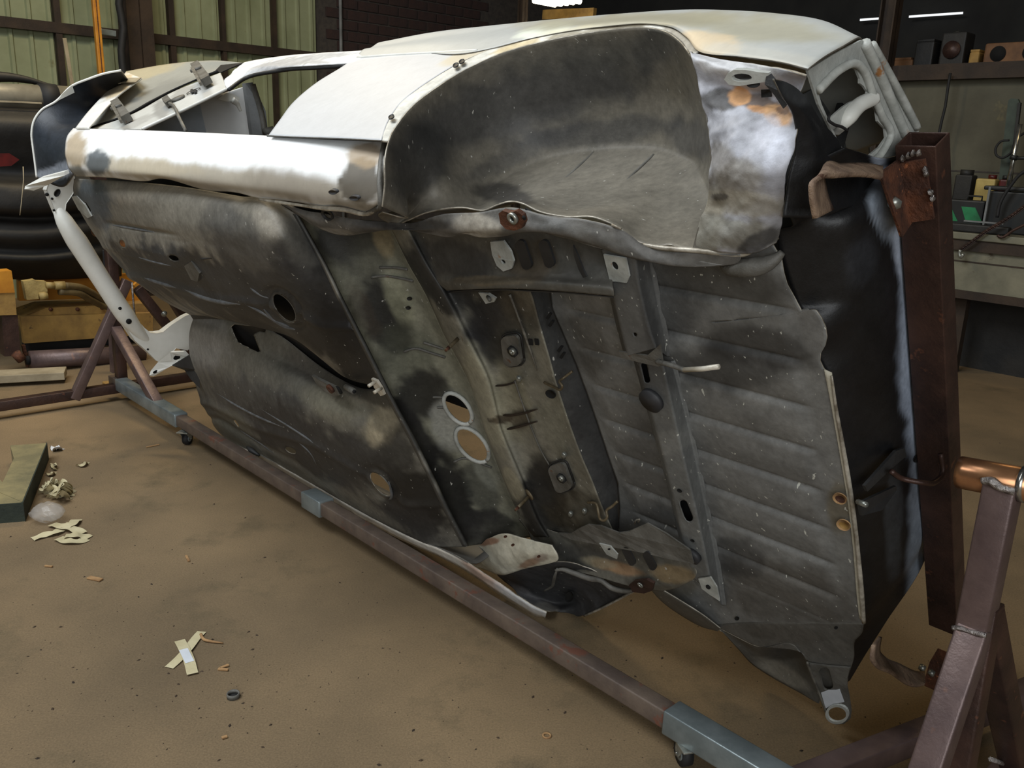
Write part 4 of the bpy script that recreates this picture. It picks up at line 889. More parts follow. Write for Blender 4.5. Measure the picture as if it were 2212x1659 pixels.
part('filler_hole', poly_geo([(x, y, 0.045) for x, y in ell(1628, 182, 14, 7, 0, 14)], NX*0.002), M_hole, burnt)
part('filler_hole', poly_geo([(x, y, 0.06) for x, y in ((1645, 193), (1666, 192), (1668, 208), (1646, 210))], NX*0.002), M_hole, burnt)

# ---- tail: black valance, lamp panel, rear edge
AT = -0.405
trow = []
for x, y, nn_, s_ in ((1708, 372, 0.10, 0.22), (1700, 410, 0.10, 0.34), (1692, 455, 0.09, 0.5), (1686, 485, 0.08, 0.75)):
    a_e, l, _ = carc(pt((x, y, nn_))); a_e = min(a_e, AT+0.05)
    trow.append([C3(a_e*(1-w_)+(AT-0.018)*w_, l, nn_-(nn_+0.30)*s_*w_) for w_ in (0, 0.12, 0.25, 0.4, 0.6, 0.8, 1.0)])
for x, y in ((1680, 500), (1690, 560), (1712, 630), (1728, 668), (1752, 680), (1772, 705), (1766, 765), (1788, 810), (1806, 890), (1822, 980), (1838, 1080), (1850, 1180), (1860, 1290), (1858, 1350), (1840, 1400), (1836, 1440), (1828, 1475)):
    a_e, l, _ = carc(pt((x, y, 0.070))); s_ = float(np.interp(y, [1300, 1350, 1400, 1440, 1475], [1, 0.62, 0.30, 0.12, 0.03]))
    if s_ < 1:
        trow.append([C3(a_e+(min(AT-0.018, a_e-0.006)-a_e)*w_*min(1.0, s_*1.3), l, 0.07-0.37*s_*w_) for w_ in (0, 0.12, 0.25, 0.4, 0.6, 0.8, 1.0)]); continue
    AT_ = min(AT, a_e-0.004)
    trow.append([C3(a_e, l, 0.070), C3(AT_*0.5+a_e*0.5, l, 0.045), C3(AT_, l, 0.01), C3(AT-0.015, l, -0.05), C3(AT-0.02, l, -0.13), C3(AT-0.012, l, -0.20), C3(AT+0.0, l, -0.30)])
tail_black = None
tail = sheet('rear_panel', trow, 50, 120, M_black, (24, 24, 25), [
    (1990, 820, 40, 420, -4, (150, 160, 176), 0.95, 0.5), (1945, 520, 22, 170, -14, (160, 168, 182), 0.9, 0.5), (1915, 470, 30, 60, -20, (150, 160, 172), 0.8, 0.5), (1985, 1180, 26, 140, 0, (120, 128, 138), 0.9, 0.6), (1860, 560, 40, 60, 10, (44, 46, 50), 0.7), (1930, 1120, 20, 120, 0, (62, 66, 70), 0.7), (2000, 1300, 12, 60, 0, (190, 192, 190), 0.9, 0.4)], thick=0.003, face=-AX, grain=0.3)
# upper part of the valance and the lamp panel, on the tail plane
def TA(x, y, d=0.0): return pt((x, y, 'A', AT+d))
V_up = [[TA(1690, 470, 0.03), TA(1760, 470), TA(1830, 450), TA(1900, 430)], [TA(1700, 420, 0.03), TA(1765, 400), TA(1825, 385), TA(1885, 370)], [TA(1718, 330, 0.02), TA(1760, 330), TA(1800, 335), TA(1832, 352)], [TA(1712, 255, 0.01), TA(1745, 265), TA(1775, 280), TA(1808, 300)], [TA(1688, 205, 0.0), TA(1720, 215), TA(1745, 235), TA(1775, 262)], [TA(1672, 170, 0.0), TA(1700, 178), TA(1728, 196), TA(1750, 222)]]
sheet('valance', V_up, 40, 60, M_black, (30, 31, 33), [(1720, 200, 40, 24, 40, (66, 68, 70), 0.7, 0.6)], thick=0.003, rim=M_rimdk, rough=0.02, face=-AX, grain=0.3)
lamp_out = [TA(1745, 152), TA(1800, 118), TA(1862, 86), TA(1880, 96), TA(1900, 130), TA(1940, 200), TA(1985, 282), TA(1975, 300), TA(1940, 345), TA(1900, 372), TA(1842, 360), TA(1800, 290), TA(1768, 225)]
lamp_h1 = [TA(x, y) for x, y in ((1765, 190), (1775, 180), (1812, 158), (1840, 146), (1850, 150), (1858, 170), (1858, 180), (1866, 186), (1874, 198), (1873, 206), (1860, 212), (1838, 220), (1820, 232), (1800, 250), (1788, 255), (1775, 225))]
lamp_h2 = [TA(x, y) for x, y in ((1800, 280), (1822, 262), (1850, 248), (1872, 232), (1886, 228), (1893, 238), (1896, 262), (1912, 278), (1914, 298), (1900, 318), (1872, 340), (1848, 352), (1832, 345), (1812, 310))]
lampp = part('lamp_panel', poly_geo(lamp_out, AX*0.004, [lamp_h1, lamp_h2]), simple('lamp_primer', (176, 178, 172), (140, 142, 138), 14, 0.55, 0, 0.25, 50), smooth=False, label='grey tail lamp panel with two ragged openings')
part('lamp_flange', tube_geo([TA(1768, 195, -0.004), TA(1812, 152, -0.004), TA(1850, 138, -0.004), TA(1866, 152, -0.004), TA(1884, 200, -0.004), TA(1905, 250, -0.004), TA(1924, 292, -0.004), TA(1905, 330, -0.004), TA(1845, 364, -0.004)], 0.007, 8, True, 60), M_paleplate, lampp)
part('lamp_strut', tube_geo([TA(1805, 285, 0.02), TA(1825, 262, 0.0), TA(1850, 232, -0.002), TA(1888, 212, -0.002)], [0.008, 0.014, 0.013, 0.012], 10, True, 24), M_wht, lampp)
part('lamp_strut_foot', poly_geo([TA(1790, 262, 0.03), TA(1815, 240, 0.03), TA(1838, 222, 0.01), TA(1842, 232, 0.01), TA(1822, 262, 0.02), TA(1808, 288, 0.03), TA(1796, 300, 0.03)], AX*0.004), M_grey, lampp, False)
part('lamp_wire', tube_geo([TA(1792, 246, -0.01), TA(1790, 258, -0.012), TA(1800, 268, -0.012), TA(1818, 274, -0.012), TA(1830, 282, -0.01)], 0.0025, 5, True, 20), M_black_rub, lampp)
part('corner_seam', tube_geo([TA(1868, 92, -0.004), TA(1895, 150, -0.004), TA(1930, 230, -0.004), TA(1960, 300, -0.004)], 0.009, 8, True, 30), M_paleplate, lampp)
part('corner_seam', tube_geo([TA(1884, 96, -0.004), TA(1915, 150, -0.006), TA(1950, 214, -0.006), TA(1982, 276, -0.004)], 0.007, 8, True, 30), M_paleplate, lampp)
# body inside seen through the lamp openings
part('lamp_well', poly_geo([C3(-0.26, 0.70, 0.02), C3(-0.26, 0.66, -0.26), C3(-0.26, 0.36, -0.30), C3(-0.26, 0.36, 0.02)], AX*0.004), M_grey, smooth=False)
part('inner_rail', bar_geo(C3(-0.30, 0.42, -0.03), C3(-0.30, 0.62, -0.22), 0.05, 0.012, NX, 0.002), M_dark, smooth=False)
# rear deck skin beyond the lamp panel
d0 = [TA(1880, 92), TA(1915, 150), TA(1950, 214), TA(1986, 282)]
drow = [d0, [p+AX*0.12-LX*0.05-NX*0.03 for p in d0], [p+AX*0.40-LX*0.2-NX*0.05 for p in d0]]
sheet('rear_deck', drow, 30, 24, M_white, (190, 192, 184), thick=0.003, face=-NX, grain=0.04)
# lower tail: dark arms of the latch and cross strap behind the edge
part('latch_arm', poly_geo([TA(1862, 1048, -0.02), TA(1930, 972, -0.03), TA(1948, 966, -0.03), TA(1952, 984, -0.03), TA(1920, 1010, -0.03), TA(1868, 1060, -0.02)], -AX*0.006), M_dark, smooth=False)
part('latch_arm', poly_geo([TA(1850, 1085, -0.02), TA(1930, 1048, -0.03), TA(1932, 1056, -0.03), TA(1900, 1100, -0.03), TA(1856, 1112, -0.02)], -AX*0.006), M_dark, smooth=False)
part('strap', tube_geo([TA(1925, 1018, -0.05), TA(1950, 1034, -0.06), TA(1990, 1042, -0.09), TA(2022, 1040, -0.10), TA(2036, 1022, -0.10), TA(2032, 980, -0.09)], 0.006, 6, True, 30), M_tubedk)
part('latch_bolt', tube_geo([TA(1854, 1084, -0.02), TA(1870, 1090, -0.05)], 0.006, 8), M_zinc)
part('tail_hole', poly_geo([TA(x, y, -0.022) for x, y in ell(1980, 990, 10, 6, -60, 12)], -AX*0.002), M_hole)

# ---- boot floor, ribbed
S3L = [(1180, 560), (1188, 610), (1195, 667), (1220, 725), (1246, 786), (1270, 850), (1293, 916), (1314, 980), (1336, 1043), (1340, 1100), (1336, 1152), (1345, 1185), (1380, 1205), (1400, 1245), (1430, 1272), (1470, 1297), (1540, 1352)]
EDG = [(1672, 528), (1690, 560), (1704, 612), (1722, 650), (1738, 679), (1742, 678), (1752, 667), (1764, 668), (1776, 685), (1785, 705), (1788, 728), (1784, 745), (1774, 762), (1773, 778), (1781, 795), (1794, 806), (1797, 830), (1806, 880), (1822, 970), (1840, 1080), (1852, 1180), (1862, 1290), (1867, 1345)]
NB = 0.075
nvb, nub = 230, 110
def ledge(pts, n, pl):  # polyline on the boot-floor plane, sampled by height on the flank axis
    P = np.array([pt((x, y, pl)) for x, y in pts]); return P
Pl, Pr = ledge(S3L, nvb, NB), ledge(EDG, nvb, NB)
def samp(P, n):
    s = np.concatenate([[0], np.cumsum(np.linalg.norm(np.diff(P, axis=0), axis=1))]); s /= s[-1]
    t = np.linspace(0, 1, n); return np.stack([np.interp(t, s, P[:, k]) for k in range(3)], -1)
Ql, Qr = samp(Pl, nvb), samp(Pr, nvb)
G = Ql[:, None]+(Qr-Ql)[:, None]*np.linspace(0, 1, nub)[None, :, None]
l_first = carc(pt((1417, 617, NB)))[1]; l_last = carc(pt((1549, 1119, NB)))[1]
RP = (l_first-l_last)/6.0
def ribs(a, l, n, px):
    t = (l_first-l)/RP; f = t-np.floor(t)
    prof = np.where(f < 0.10, (f/0.10)**0.6*0.8, np.where(f < 0.45, 0.8+0.2*np.sin((f-0.10)/0.35*math.pi/2), 1-0.999*((f-0.45)/0.55)**1.5))
    fade = np.clip((a+0.335)/0.03, 0, 1)*np.clip((0.30-a)/0.05, 0, 1)*np.clip((t+0.9)/0.2, 0, 1)*np.clip((8.2-t)/1.0, 0, 1)
    g = np.minimum(f, 1-f); return (0.009*prof-0.005*np.exp(-(g/0.05)**2))*fade
# stretch the slope of the front edge so the floor turns up to the riser
boot = grid_sheet('boot_floor', G, M_boot, car, (118, 118, 115), [(1640, 750, 130, 40, 8, (54, 53, 52), 0.75, 0.7), (1560, 800, 120, 50, 8, (48, 48, 48), 0.7, 0.7), (1500, 600, 200, 40, 6, (66, 65, 62), 0.7, 0.7), (1640, 1040, 170, 150, 20, (108, 108, 106), 0.5, 0.9), (1440, 680, 60, 60, 0, (60, 60, 60), 0.6, 0.7), (1260, 740, 50, 70, 10, (70, 66, 58), 0.5, 0.7), (1420, 1000, 70, 120, 0, (76, 76, 75), 0.6, 0.8), (1700, 1280, 160, 60, 14, (84, 80, 74), 0.7, 0.7), (1600, 1200, 60, 40, 20, (60, 60, 60), 0.6), (1815, 1090, 26, 60, 0, (112, 104, 86), 0.7, 0.5), (1760, 720, 26, 40, 0, (116, 116, 114), 0.6), (1440, 1240, 70, 30, 30, (104, 98, 84), 0.7, 0.5)], thick=0.003, rim=M_rim, deform=ribs, grain=0.16)
part('rear_edge', tube_geo([(1797, 812, NB+0.004), (1806, 880, NB+0.004), (1822, 970, NB+0.004), (1840, 1080, NB+0.004), (1852, 1180, NB+0.004), (1862, 1290, NB+0.004), (1866, 1345, NB+0.004)], [0.002, 0.004, 0.005, 0.005, 0.005, 0.006, 0.005], 6, True, 40), M_rim, boot)
e1 = [(1797, 806, NB+0.002), (1806, 880, NB+0.002), (1822, 970, NB+0.002), (1840, 1080, NB+0.002), (1852, 1180, NB+0.002), (1862, 1290, NB+0.002), (1867, 1345, NB+0.002)]
e0 = [(1780, 798, NB+0.006), (1796, 880, NB+0.006), (1812, 970, NB+0.006), (1830, 1080, NB+0.006), (1842, 1180, NB+0.006), (1851, 1290, NB+0.006), (1856, 1335, NB+0.006)]
sheet('edge_flange', [e0, e1], 40, 4, M_burnt, (176, 170, 152), thick=0.002, parent=car)
for x, y in ((1815, 1076), (1823, 1133)):
    part('drain_ring', poly_geo([(a, b, NB+0.014) for a, b in ell(x, y, 16, 11, 25, 18)], NX*0.003, [[(a, b, NB+0.014) for a, b in ell(x+1, y+1, 12, 8, 25, 14)]]), M_wood, boot)
    part('drain_hole', poly_geo([(a, b, NB+0.0145) for a, b in ell(x+1, y+1, 12, 8, 25, 14)], NX*0.001), M_ochre if y > 1100 else M_rust, boot)
for x, y, r in ((1592, 1336, 5), (1806, 1356, 4)): part('small_hole', poly_geo([(a, b, NB+0.006) for a, b in ell(x, y, r, r*0.8, 0, 10)], NX*0.001), M_hole, boot)
# lower corner: folded skirt and the slotted tow arm
crow = [[(1540, 1352, NB), (1590, 1370, NB), (1640, 1388, NB), (1695, 1384, NB), (1722, 1394, NB), (1790, 1390, NB), (1867, 1345, NB)],
        [(1550, 1358, NB-0.01), (1600, 1385, NB-0.01), (1645, 1402, NB-0.02), (1695, 1400, NB-0.02), (1728, 1410, NB), (1790, 1420, NB), (1846, 1385, NB)]]
sk = [[(1545, 1353, NB), (1590, 1376, NB), (1634, 1396, NB), (1654, 1397, NB), (1695, 1388, NB), (1724, 1398, NB), (1745, 1432, NB), (1775, 1506, NB)],
      [(1552, 1358, NB-0.03), (1592, 1388, NB-0.04), (1632, 1420, NB-0.05), (1660, 1425, NB-0.06), (1700, 1420, NB-0.06), (1724, 1430, NB-0.05), (1745, 1460, NB-0.03), (1772, 1510, NB-0.01)],
      [(1556, 1360, NB-0.03), (1594, 1402, NB-0.04), (1628, 1438, NB-0.05), (1655, 1456, NB-0.05), (1700, 1482, NB-0.04), (1730, 1498, NB-0.03), (1750, 1510, NB-0.02), (1768, 1520, NB-0.01)]]
sheet('corner_skirt', sk, 60, 30, M_under, (88, 87, 82), [(1690, 1455, 60, 18, 28, (150, 146, 134), 0.6, 0.6), (1690, 1410, 50, 14, 0, (40, 38, 36), 0.6, 0.6)], thick=0.003, rim=M_rim)
cf = [[(1535, 1350, NB+0.004), (1600, 1345, NB+0.004), (1700, 1345, NB+0.004), (1800, 1345, NB+0.004), (1866, 1346, NB+0.004)],
      [(1560, 1360, NB+0.004), (1620, 1372, NB+0.004), (1700, 1375, NB+0.004), (1790, 1375, NB+0.004), (1862, 1367, NB+0.004)],
      [(1634, 1395, NB+0.004), (1660, 1396, NB+0.004), (1710, 1390, NB+0.004), (1780, 1395, NB+0.004), (1846, 1386, NB+0.004)],
      [(1722, 1398, NB+0.004), (1735, 1412, NB+0.004), (1760, 1420, NB+0.004), (1800, 1422, NB+0.004), (1844, 1422, NB+0.004)],
      [(1745, 1432, NB+0.006), (1760, 1436, NB+0.006), (1780, 1440, NB+0.006), (1810, 1446, NB+0.006), (1836, 1448, NB+0.006)]]
sheet('corner_plate', cf, 50, 30, M_under, (92, 90, 85), [(1700, 1370, 80, 18, 5, (78, 74, 68), 0.6)], thick=0.003, rim=M_rimdk)
arm_o = [(x, y, NB+0.008) for x, y in ((1744, 1430), (1790, 1436), (1838, 1440), (1832, 1462), (1831, 1480), (1836, 1505), (1840, 1535), (1838, 1550), (1826, 1560), (1808, 1562), (1794, 1555), (1786, 1540), (1772, 1503), (1756, 1462))]
arm = part('tow_arm', poly_geo(arm_o, NX*0.006, [[(x, y, NB+0.008) for x, y in slot(1787, 1463, 14, 12, 76)], [(x, y, NB+0.008) for x, y in ell(1810, 1540, 20, 16, 0, 20)]]), M_greymid, smooth=False, label='slotted arm ending in a pale ring')
part('slot_back', poly_geo([(x, y, NB-0.004) for x, y in slot(1786, 1462, 18, 16, 76)], -NX*0.003), M_greymid, arm, False)
part('arm_patch', poly_geo([(x, y, NB+0.0145) for x, y in ((1774, 1496), (1790, 1490), (1806, 1490), (1814, 1488), (1824, 1516), (1800, 1520), (1784, 1530))], NX*0.001), M_paper, arm, False)
part('arm_ring', poly_geo([(x, y, NB+0.014) for x, y in ell(1810, 1540, 25, 21, 0, 24)], NX*0.006, [[(x, y, NB+0.014) for x, y in ell(1810, 1540, 20, 16, 0, 20)]]), M_paleplate, arm, False)
part('arm_edge', tube_geo([(1744, 1430, NB+0.015), (1756, 1462, NB+0.015), (1772, 1503, NB+0.015), (1786, 1540, NB+0.015)], 0.0035, 6, True, 20), M_rimdk, arm)

# ---- hat rail across the boot floor
def hat_rail(name, left, mid, right, ntop, nbase, base, blobs, nu=150, **kw):
    rows = [[(x-7, y, nbase) for x, y in left], [(x, y, ntop-0.003) for x, y in left], [(x+3, y, ntop) for x, y in left], [(x-3, y, ntop) for x, y in mid], [(x, y, ntop-0.003) for x, y in mid], [(x, y, nbase+0.004) for x, y in right], [(x+9, y, nbase) for x, y in right]]
    return sheet(name, rows, nu, 60, M_boot, base, blobs, smooth_v=False, **kw)
hat = hat_rail('cross_rail', [(1376, 780), (1400, 870), (1430, 980), (1455, 1080), (1478, 1180), (1496, 1250)], [(1432, 780), (1452, 870), (1476, 980), (1500, 1080), (1524, 1190), (1542, 1285)], [(1450, 780), (1476, 880), (1500, 985), (1522, 1090), (1544, 1200), (1560, 1308)], 0.145, 0.085, (104, 105, 103), [(1400, 820, 60, 60, 0, (62, 62, 62), 0.7, 0.8), (1440, 960, 26, 60, 70, (128, 128, 124), 0.5)], holes=[slot(1394, 806, 16, 7, 78), slot(1482, 1104, 16, 9, 68)], grain=0.1)
hat2 = hat_rail('cross_rail_bracket', [(1300, 540), (1314, 600), (1328, 660), (1342, 720), (1355, 768)], [(1372, 540), (1380, 600), (1392, 660), (1408, 720), (1420, 752)], [(1398, 540), (1412, 610), (1424, 670), (1436, 730), (1442, 770)], 0.155, 0.085, (92, 92, 90), [(1400, 680, 16, 100, -12, (50, 50, 50), 0.6, 0.8)], holes=[[(1359, 684), (1364, 686), (1367, 693), (1362, 693)], [(1366, 718), (1374, 719), (1377, 727), (1369, 727)]])  # narrow dark blob paints shade down the bracket's right-hand side
part('rail_foot', poly_geo([(1338, 757, 0.150), (1400, 766, 0.152), (1428, 742, 0.152), (1434, 784, 0.148), (1424, 790, 0.148), (1380, 780, 0.148), (1342, 770, 0.148)], NX*0.004), M_greymid, hat2, False)
part('mount_tab', poly_geo([(1306, 548, 0.158), (1354, 556, 0.158), (1362, 595, 0.158), (1356, 609, 0.158), (1332, 606, 0.158), (1320, 606, 0.158)], NX*0.004, [[(x, y, 0.158) for x, y in ell(1331, 572, 10, 6, 60, 12)]]), M_paleplate, hat2, False)
part('tab_hole', poly_geo([(x, y, 0.159) for x, y in ell(1331, 572, 10, 6, 60, 12)], NX*0.001), M_hole, hat2, False)
part('rail_slot_dark', poly_geo([(x, y, 0.10) for x, y in ((1378, 780), (1412, 790), (1420, 840), (1392, 836))], NX*0.001), M_hole, hat, False)
part('rail_slot_dark', poly_geo([(x, y, 0.10) for x, y in ((1466, 1080), (1496, 1080), (1502, 1130), (1472, 1130))], NX*0.001), M_hole, hat, False)
part('mount_tab', poly_geo([(1510, 1248, 0.148), (1536, 1244, 0.148), (1550, 1266, 0.148), (1556, 1296, 0.148), (1534, 1282, 0.148), (1518, 1270, 0.148)], NX*0.004), M_paleplate, hat, False)
part('tab_hole', poly_geo([(x, y, 0.153) for x, y in ell(1530, 1268, 6, 4, 40, 10)], NX*0.001), M_hole, hat, False)
part('rubber_plug', disc_geo(pt((1410, 862, 0.146)), nrm(NX), 0.030, 0.012, 24), M_plug, hat)
part('rubber_plug', disc_geo(pt((1500, 1198, 0.146)), nrm(NX), 0.022, 0.014, 20), M_plug, hat)
for x, y, r in ((1468, 1060, 5), (1496, 1168, 4)): part('small_hole', poly_geo([(a, b, 0.1465) for a, b in ell(x, y, r+1, r*0.7, 30, 8)], NX*0.001), M_hole, hat)
part('brake_pipe', tube_geo([(1420, 782, 0.155), (1436, 785, 0.17), (1462, 793, 0.175), (1478, 799, 0.18)], 0.0055, 8, True, 16), M_greymid, hat2)
part('pipe_end', tube_geo([(1478, 799, 0.18), (1515, 797, 0.185), (1552, 792, 0.19)], 0.0055, 10), M_wirew, hat2)

# ---- riser, plates and bars of the rear cross structure
R1 = [(838, 480), (855, 515), (885, 575), (917, 631), (940, 680), (960, 725), (985, 770), (1007, 812), (1030, 875), (1047, 931), (1068, 987), (1090, 1043), (1110, 1090), (1130, 1135), (1150, 1160)]
R2 = [(880, 480), (900, 515), (930, 570), (965, 625), (990, 670), (1015, 720), (1038, 765), (1058, 806), (1074, 865), (1088, 925), (1110, 980), (1135, 1038), (1152, 1085), (1172, 1130), (1190, 1160)]
S2 = [(1100, 510), (1115, 545), (1130, 590), (1150, 645), (1162, 690), (1175, 735), (1188, 780), (1199, 822), (1216, 875), (1235, 931), (1256, 987), (1280, 1043), (1298, 1090), (1318, 1135), (1330, 1160)]
S3 = S3L
def rowz(pts, n): return [(x, y, n) for x, y in pts]
def lerp(P, Q, t): return [(a[0]+(b[0]-a[0])*t, a[1]+(b[1]-a[1])*t) for a, b in zip(P, Q)]
plate = sheet('axle_panel', [rowz(R1, 0.125), rowz(lerp(R1, R2, 0.15), 0.158), rowz(lerp(R1, R2, 0.85), 0.165), rowz(R2, 0.145), rowz(lerp(R2, S2, 0.1), 0.135), rowz(lerp(R2, S2, 0.5), 0.130), rowz(lerp(R2, S2, 0.9), 0.134), rowz(S2, 0.140)], 130, 70, M_under, (128, 125, 113), [
    (960, 580, 110, 90, 30, (42, 42, 42), 0.95, 0.5), (1080, 700, 70, 80, 20, (36, 36, 36), 0.9, 0.6), (1040, 700, 30, 50, 30, (40, 40, 42), 0.8, 0.6), (1140, 620, 50, 60, 0, (80, 72, 58), 0.6, 0.7), (1130, 780, 40, 80, 10, (92, 90, 80), 0.5), (1050, 870, 30, 120, -20, (158, 154, 134), 0.85, 0.6), (1110, 870, 36, 80, -10, (138, 134, 114), 0.7, 0.6), (1200, 920, 30, 70, -15, (120, 118, 104), 0.7, 0.6), (1180, 1080, 60, 90, 0, (32, 31, 31), 0.92, 0.5), (1240, 1100, 60, 40, 0, (64, 58, 46), 0.7, 0.6), (1105, 1040, 16, 40, -25, (166, 160, 138), 0.7, 0.5), (1085, 905, 26, 10, -8, (62, 50, 38), 0.85, 0.3), (1125, 905, 20, 24, 10, (66, 54, 42), 0.7, 0.5), (1250, 1000, 20, 60, -20, (100, 97, 86), 0.6)], thick=0.003, grain=0.12)
riser = sheet('riser', [rowz(S2[1:], 0.138), rowz(lerp(S2[1:], samp(np.array([[x, y, 0] for x, y in S3L[:11]], float), 14)[:, :2].tolist(), 0.5), 0.105), rowz(samp(np.array([[x, y, 0] for x, y in S3L[:11]], float), 14)[:, :2].tolist(), 0.068)], 80, 24, M_under, (62, 62, 61), [(1300, 960, 40, 120, -20, (46, 46, 46), 0.5)], thick=0.003)  # coat painted darker for the shade on this face turned from the light
for x, y in ((1188, 681), (1193, 697), (1212, 752), (1217, 766)): part('square_hole', poly_geo([(a, b, 0.120) for a, b in ((x-6, y+3), (x+1, y-7), (x+6, y-5), (x-1, y+7))], NX*0.006), M_hole, riser, False)
for x, y in ((1147, 738), (1160, 738)): part('square_hole', poly_geo([(a, b, 0.139) for a, b in ((x-5, y-7), (x+3, y-6), (x+5, y+7), (x-3, y+6))], NX*0.002), M_hole, plate, False)
part('oval_hole', poly_geo([(a, b, 0.142) for a, b in ell(1190, 851, 12, 8, 30, 14)], NX*0.002), M_hole, plate)
part('seam_line', tube_geo([(1101, 636, 0.136), (1118, 680, 0.136), (1136, 730, 0.136), (1150, 770, 0.136), (1160, 800, 0.136)], [0.004, 0.003, 0.004, 0.003, 0.001], 6, True, 30), M_rimdk, plate)
part('panel_fold', tube_geo([(1112, 822, 0.134), (1128, 870, 0.134), (1150, 930, 0.134), (1172, 980, 0.134), (1190, 1010, 0.134)], 0.0025, 5, True, 30), M_greymid, plate)
for dy, n_ in ((0, 0), (12, 0)):
    part('strap_mark', tube_geo([(1070, 893+dy*2.6, 0.140), (1100, 897+dy*2.4, 0.137), (1128, 893+dy*2.2, 0.136), (1160, 884+dy*2.2, 0.137)], [0.003, 0.004, 0.004, 0.002], 5, True, 20), M_roofsteel, plate)
part('strap_mark', tube_geo([(1070, 833, 0.140), (1090, 832, 0.138), (1112, 826, 0.136)], 0.003, 5, True, 12), M_roofsteel, plate)
def rr(cx, cy, hw, hh, deg, r=0.4, n=4):
    c, s = math.cos(math.radians(deg)), math.sin(math.radians(deg)); q = []
    rad = min(hw, hh)*r*1.6
    for sx, sy, a0 in ((1, 1, 0), (-1, 1, 90), (-1, -1, 180), (1, -1, 270)):
        for k in range(n+1):
            an = math.radians(a0+90*k/n); u = sx*(hw-rad)+rad*math.cos(an); v = sy*(hh-rad)+rad*math.sin(an)
            q.append((cx+u*c-v*s, cy+u*s+v*c))
    return q
for x, y, hw, hh, dg in ((1108, 755, 19, 33, -8), (1213, 1029, 19, 31, -20)):
    bp_ = part('captive_plate', poly_geo([(a, b, 0.136) for a, b in rr(x, y, hw, hh, dg)], NX*0.008), M_greymid, plate, False)
    part('plate_groove', tube_geo([(a, b, 0.137) for a, b in rr(x, y, hw+3, hh+3, dg)+rr(x, y, hw+3, hh+3, dg)[:1]], 0.0025, 5), M_dark, bp_)
    part('nut', disc_geo(pt((x+2, y+2, 0.144)), NX, 0.016, 0.010, 8), M_dark, bp_); part('bolt_end', disc_geo(pt((x+2, y+2, 0.150)), NX, 0.009, 0.010, 12, 0.004), M_zinc, bp_)
for (x, y), (x2, y2) in (((992, 729), (963, 757)), ((1143, 1072), (1113, 1102))):
    pn = part('spring_pin', tube_geo([(x, y, 0.165), (x2, y2, 0.235)], [0.0055, 0.005], 8), M_wire, plate)
    part('pin_washer', disc_geo(pt((x+1, y-4, 0.166)), nrm(NX+AX*0.2), 0.020, 0.004, 16), M_wire, pn)
    part('pin_tip', tube_geo([(x2+6, y2-6, 0.222), (x2, y2, 0.236)], [0.0055, 0.003], 8), M_rust, pn)
for x, y in ((948, 633), (960, 672), (1062, 908), (1158, 1132)):
    part('bung_ring', disc_geo(pt((x, y, 0.162)), NX, 0.013, 0.004, 14, 0.007), M_greymid, plate)
part('bung_ring', disc_geo(pt((1148, 1112, 0.160)), NX, 0.026, 0.004, 20, 0.017), M_greymid, plate)
for x, y in ((1120, 820), (1218, 985), (1232, 1112), (1262, 1106)): part('stud', tube_geo([(x, y+3, 0.138), (x+1, y-4, 0.165)], 0.007, 8), M_zinc, plate)
part('wire_clip', tube_geo([(1176, 826, 0.145), (1188, 832, 0.15), (1202, 838, 0.155), (1209, 842, 0.165), (1214, 832, 0.17), (1208, 824, 0.165), (1215, 818, 0.15), (1236, 802, 0.13)], 0.0035, 6, True, 40), M_wire, plate)
part('wire_clip', tube_geo([(1270, 1085, 0.14), (1290, 1092, 0.15), (1293, 1108, 0.16), (1297, 1122, 0.165), (1306, 1124, 0.165), (1312, 1116, 0.16), (1310, 1104, 0.15), (1322, 1094, 0.14), (1334, 1083, 0.13)], 0.004, 6, True, 40), M_wire, plate)
part('wire_clip', tube_geo([(1371, 1131, 0.10), (1376, 1123, 0.11), (1381, 1122, 0.11), (1378, 1128, 0.10)], 0.0025, 5, True, 12), M_rim, plate)

# ---- heelboard between the front pans' seam and the axle panel
SEAM = [(640, 462), (668, 512), (700, 570), (733, 638), (762, 695), (790, 750), (815, 800), (834, 838), (858, 885), (885, 935), (912, 988), (940, 1045), (965, 1098), (988, 1142), (1008, 1180)]
heel = sheet('heelboard', [rowz(SEAM, 0.285), rowz(lerp(SEAM, R1, 0.06), 0.265), rowz(lerp(SEAM, R1, 0.3), 0.215), rowz(lerp(SEAM, R1, 0.6), 0.165), rowz(lerp(SEAM, R1, 0.9), 0.125), rowz(R1, 0.124)], 130, 80, M_under, (122, 121, 106), [
    (740, 510, 70, 60, 30, (38, 37, 35), 0.92, 0.5), (790, 570, 50, 70, 20, (66, 66, 58), 0.7, 0.7), (830, 680, 44, 100, -25, (28, 28, 28), 0.95, 0.5), (780, 660, 24, 70, -25, (60, 52, 42), 0.6), (880, 770, 60, 60, 0, (74, 76, 64), 0.6, 0.7), (910, 850, 60, 60, -30, (32, 32, 31), 0.92, 0.5), (900, 960, 36, 130, -28, (26, 26, 26), 0.95, 0.5), (960, 1060, 60, 100, -25, (25, 25, 25), 0.95, 0.45), (1040, 1060, 34, 60, -25, (60, 62, 58), 0.7), (1050, 1140, 60, 40, 0, (44, 43, 42), 0.8, 0.5), (860, 640, 26, 60, -25, (136, 136, 114), 0.6, 0.6), (830, 520, 18, 40, -20, (140, 126, 96), 0.6, 0.6), (985, 915, 50, 60, -30, (150, 150, 142), 0.8, 0.5), (1055, 1010, 26, 50, -25, (128, 130, 120), 0.6)],
    thick=0.003, grain=0.12, holes=[ell(989, 883, 37, 19, 50, 24), ell(1020, 961, 43, 22, 47, 24)])
def seam_n(y): return 0.295
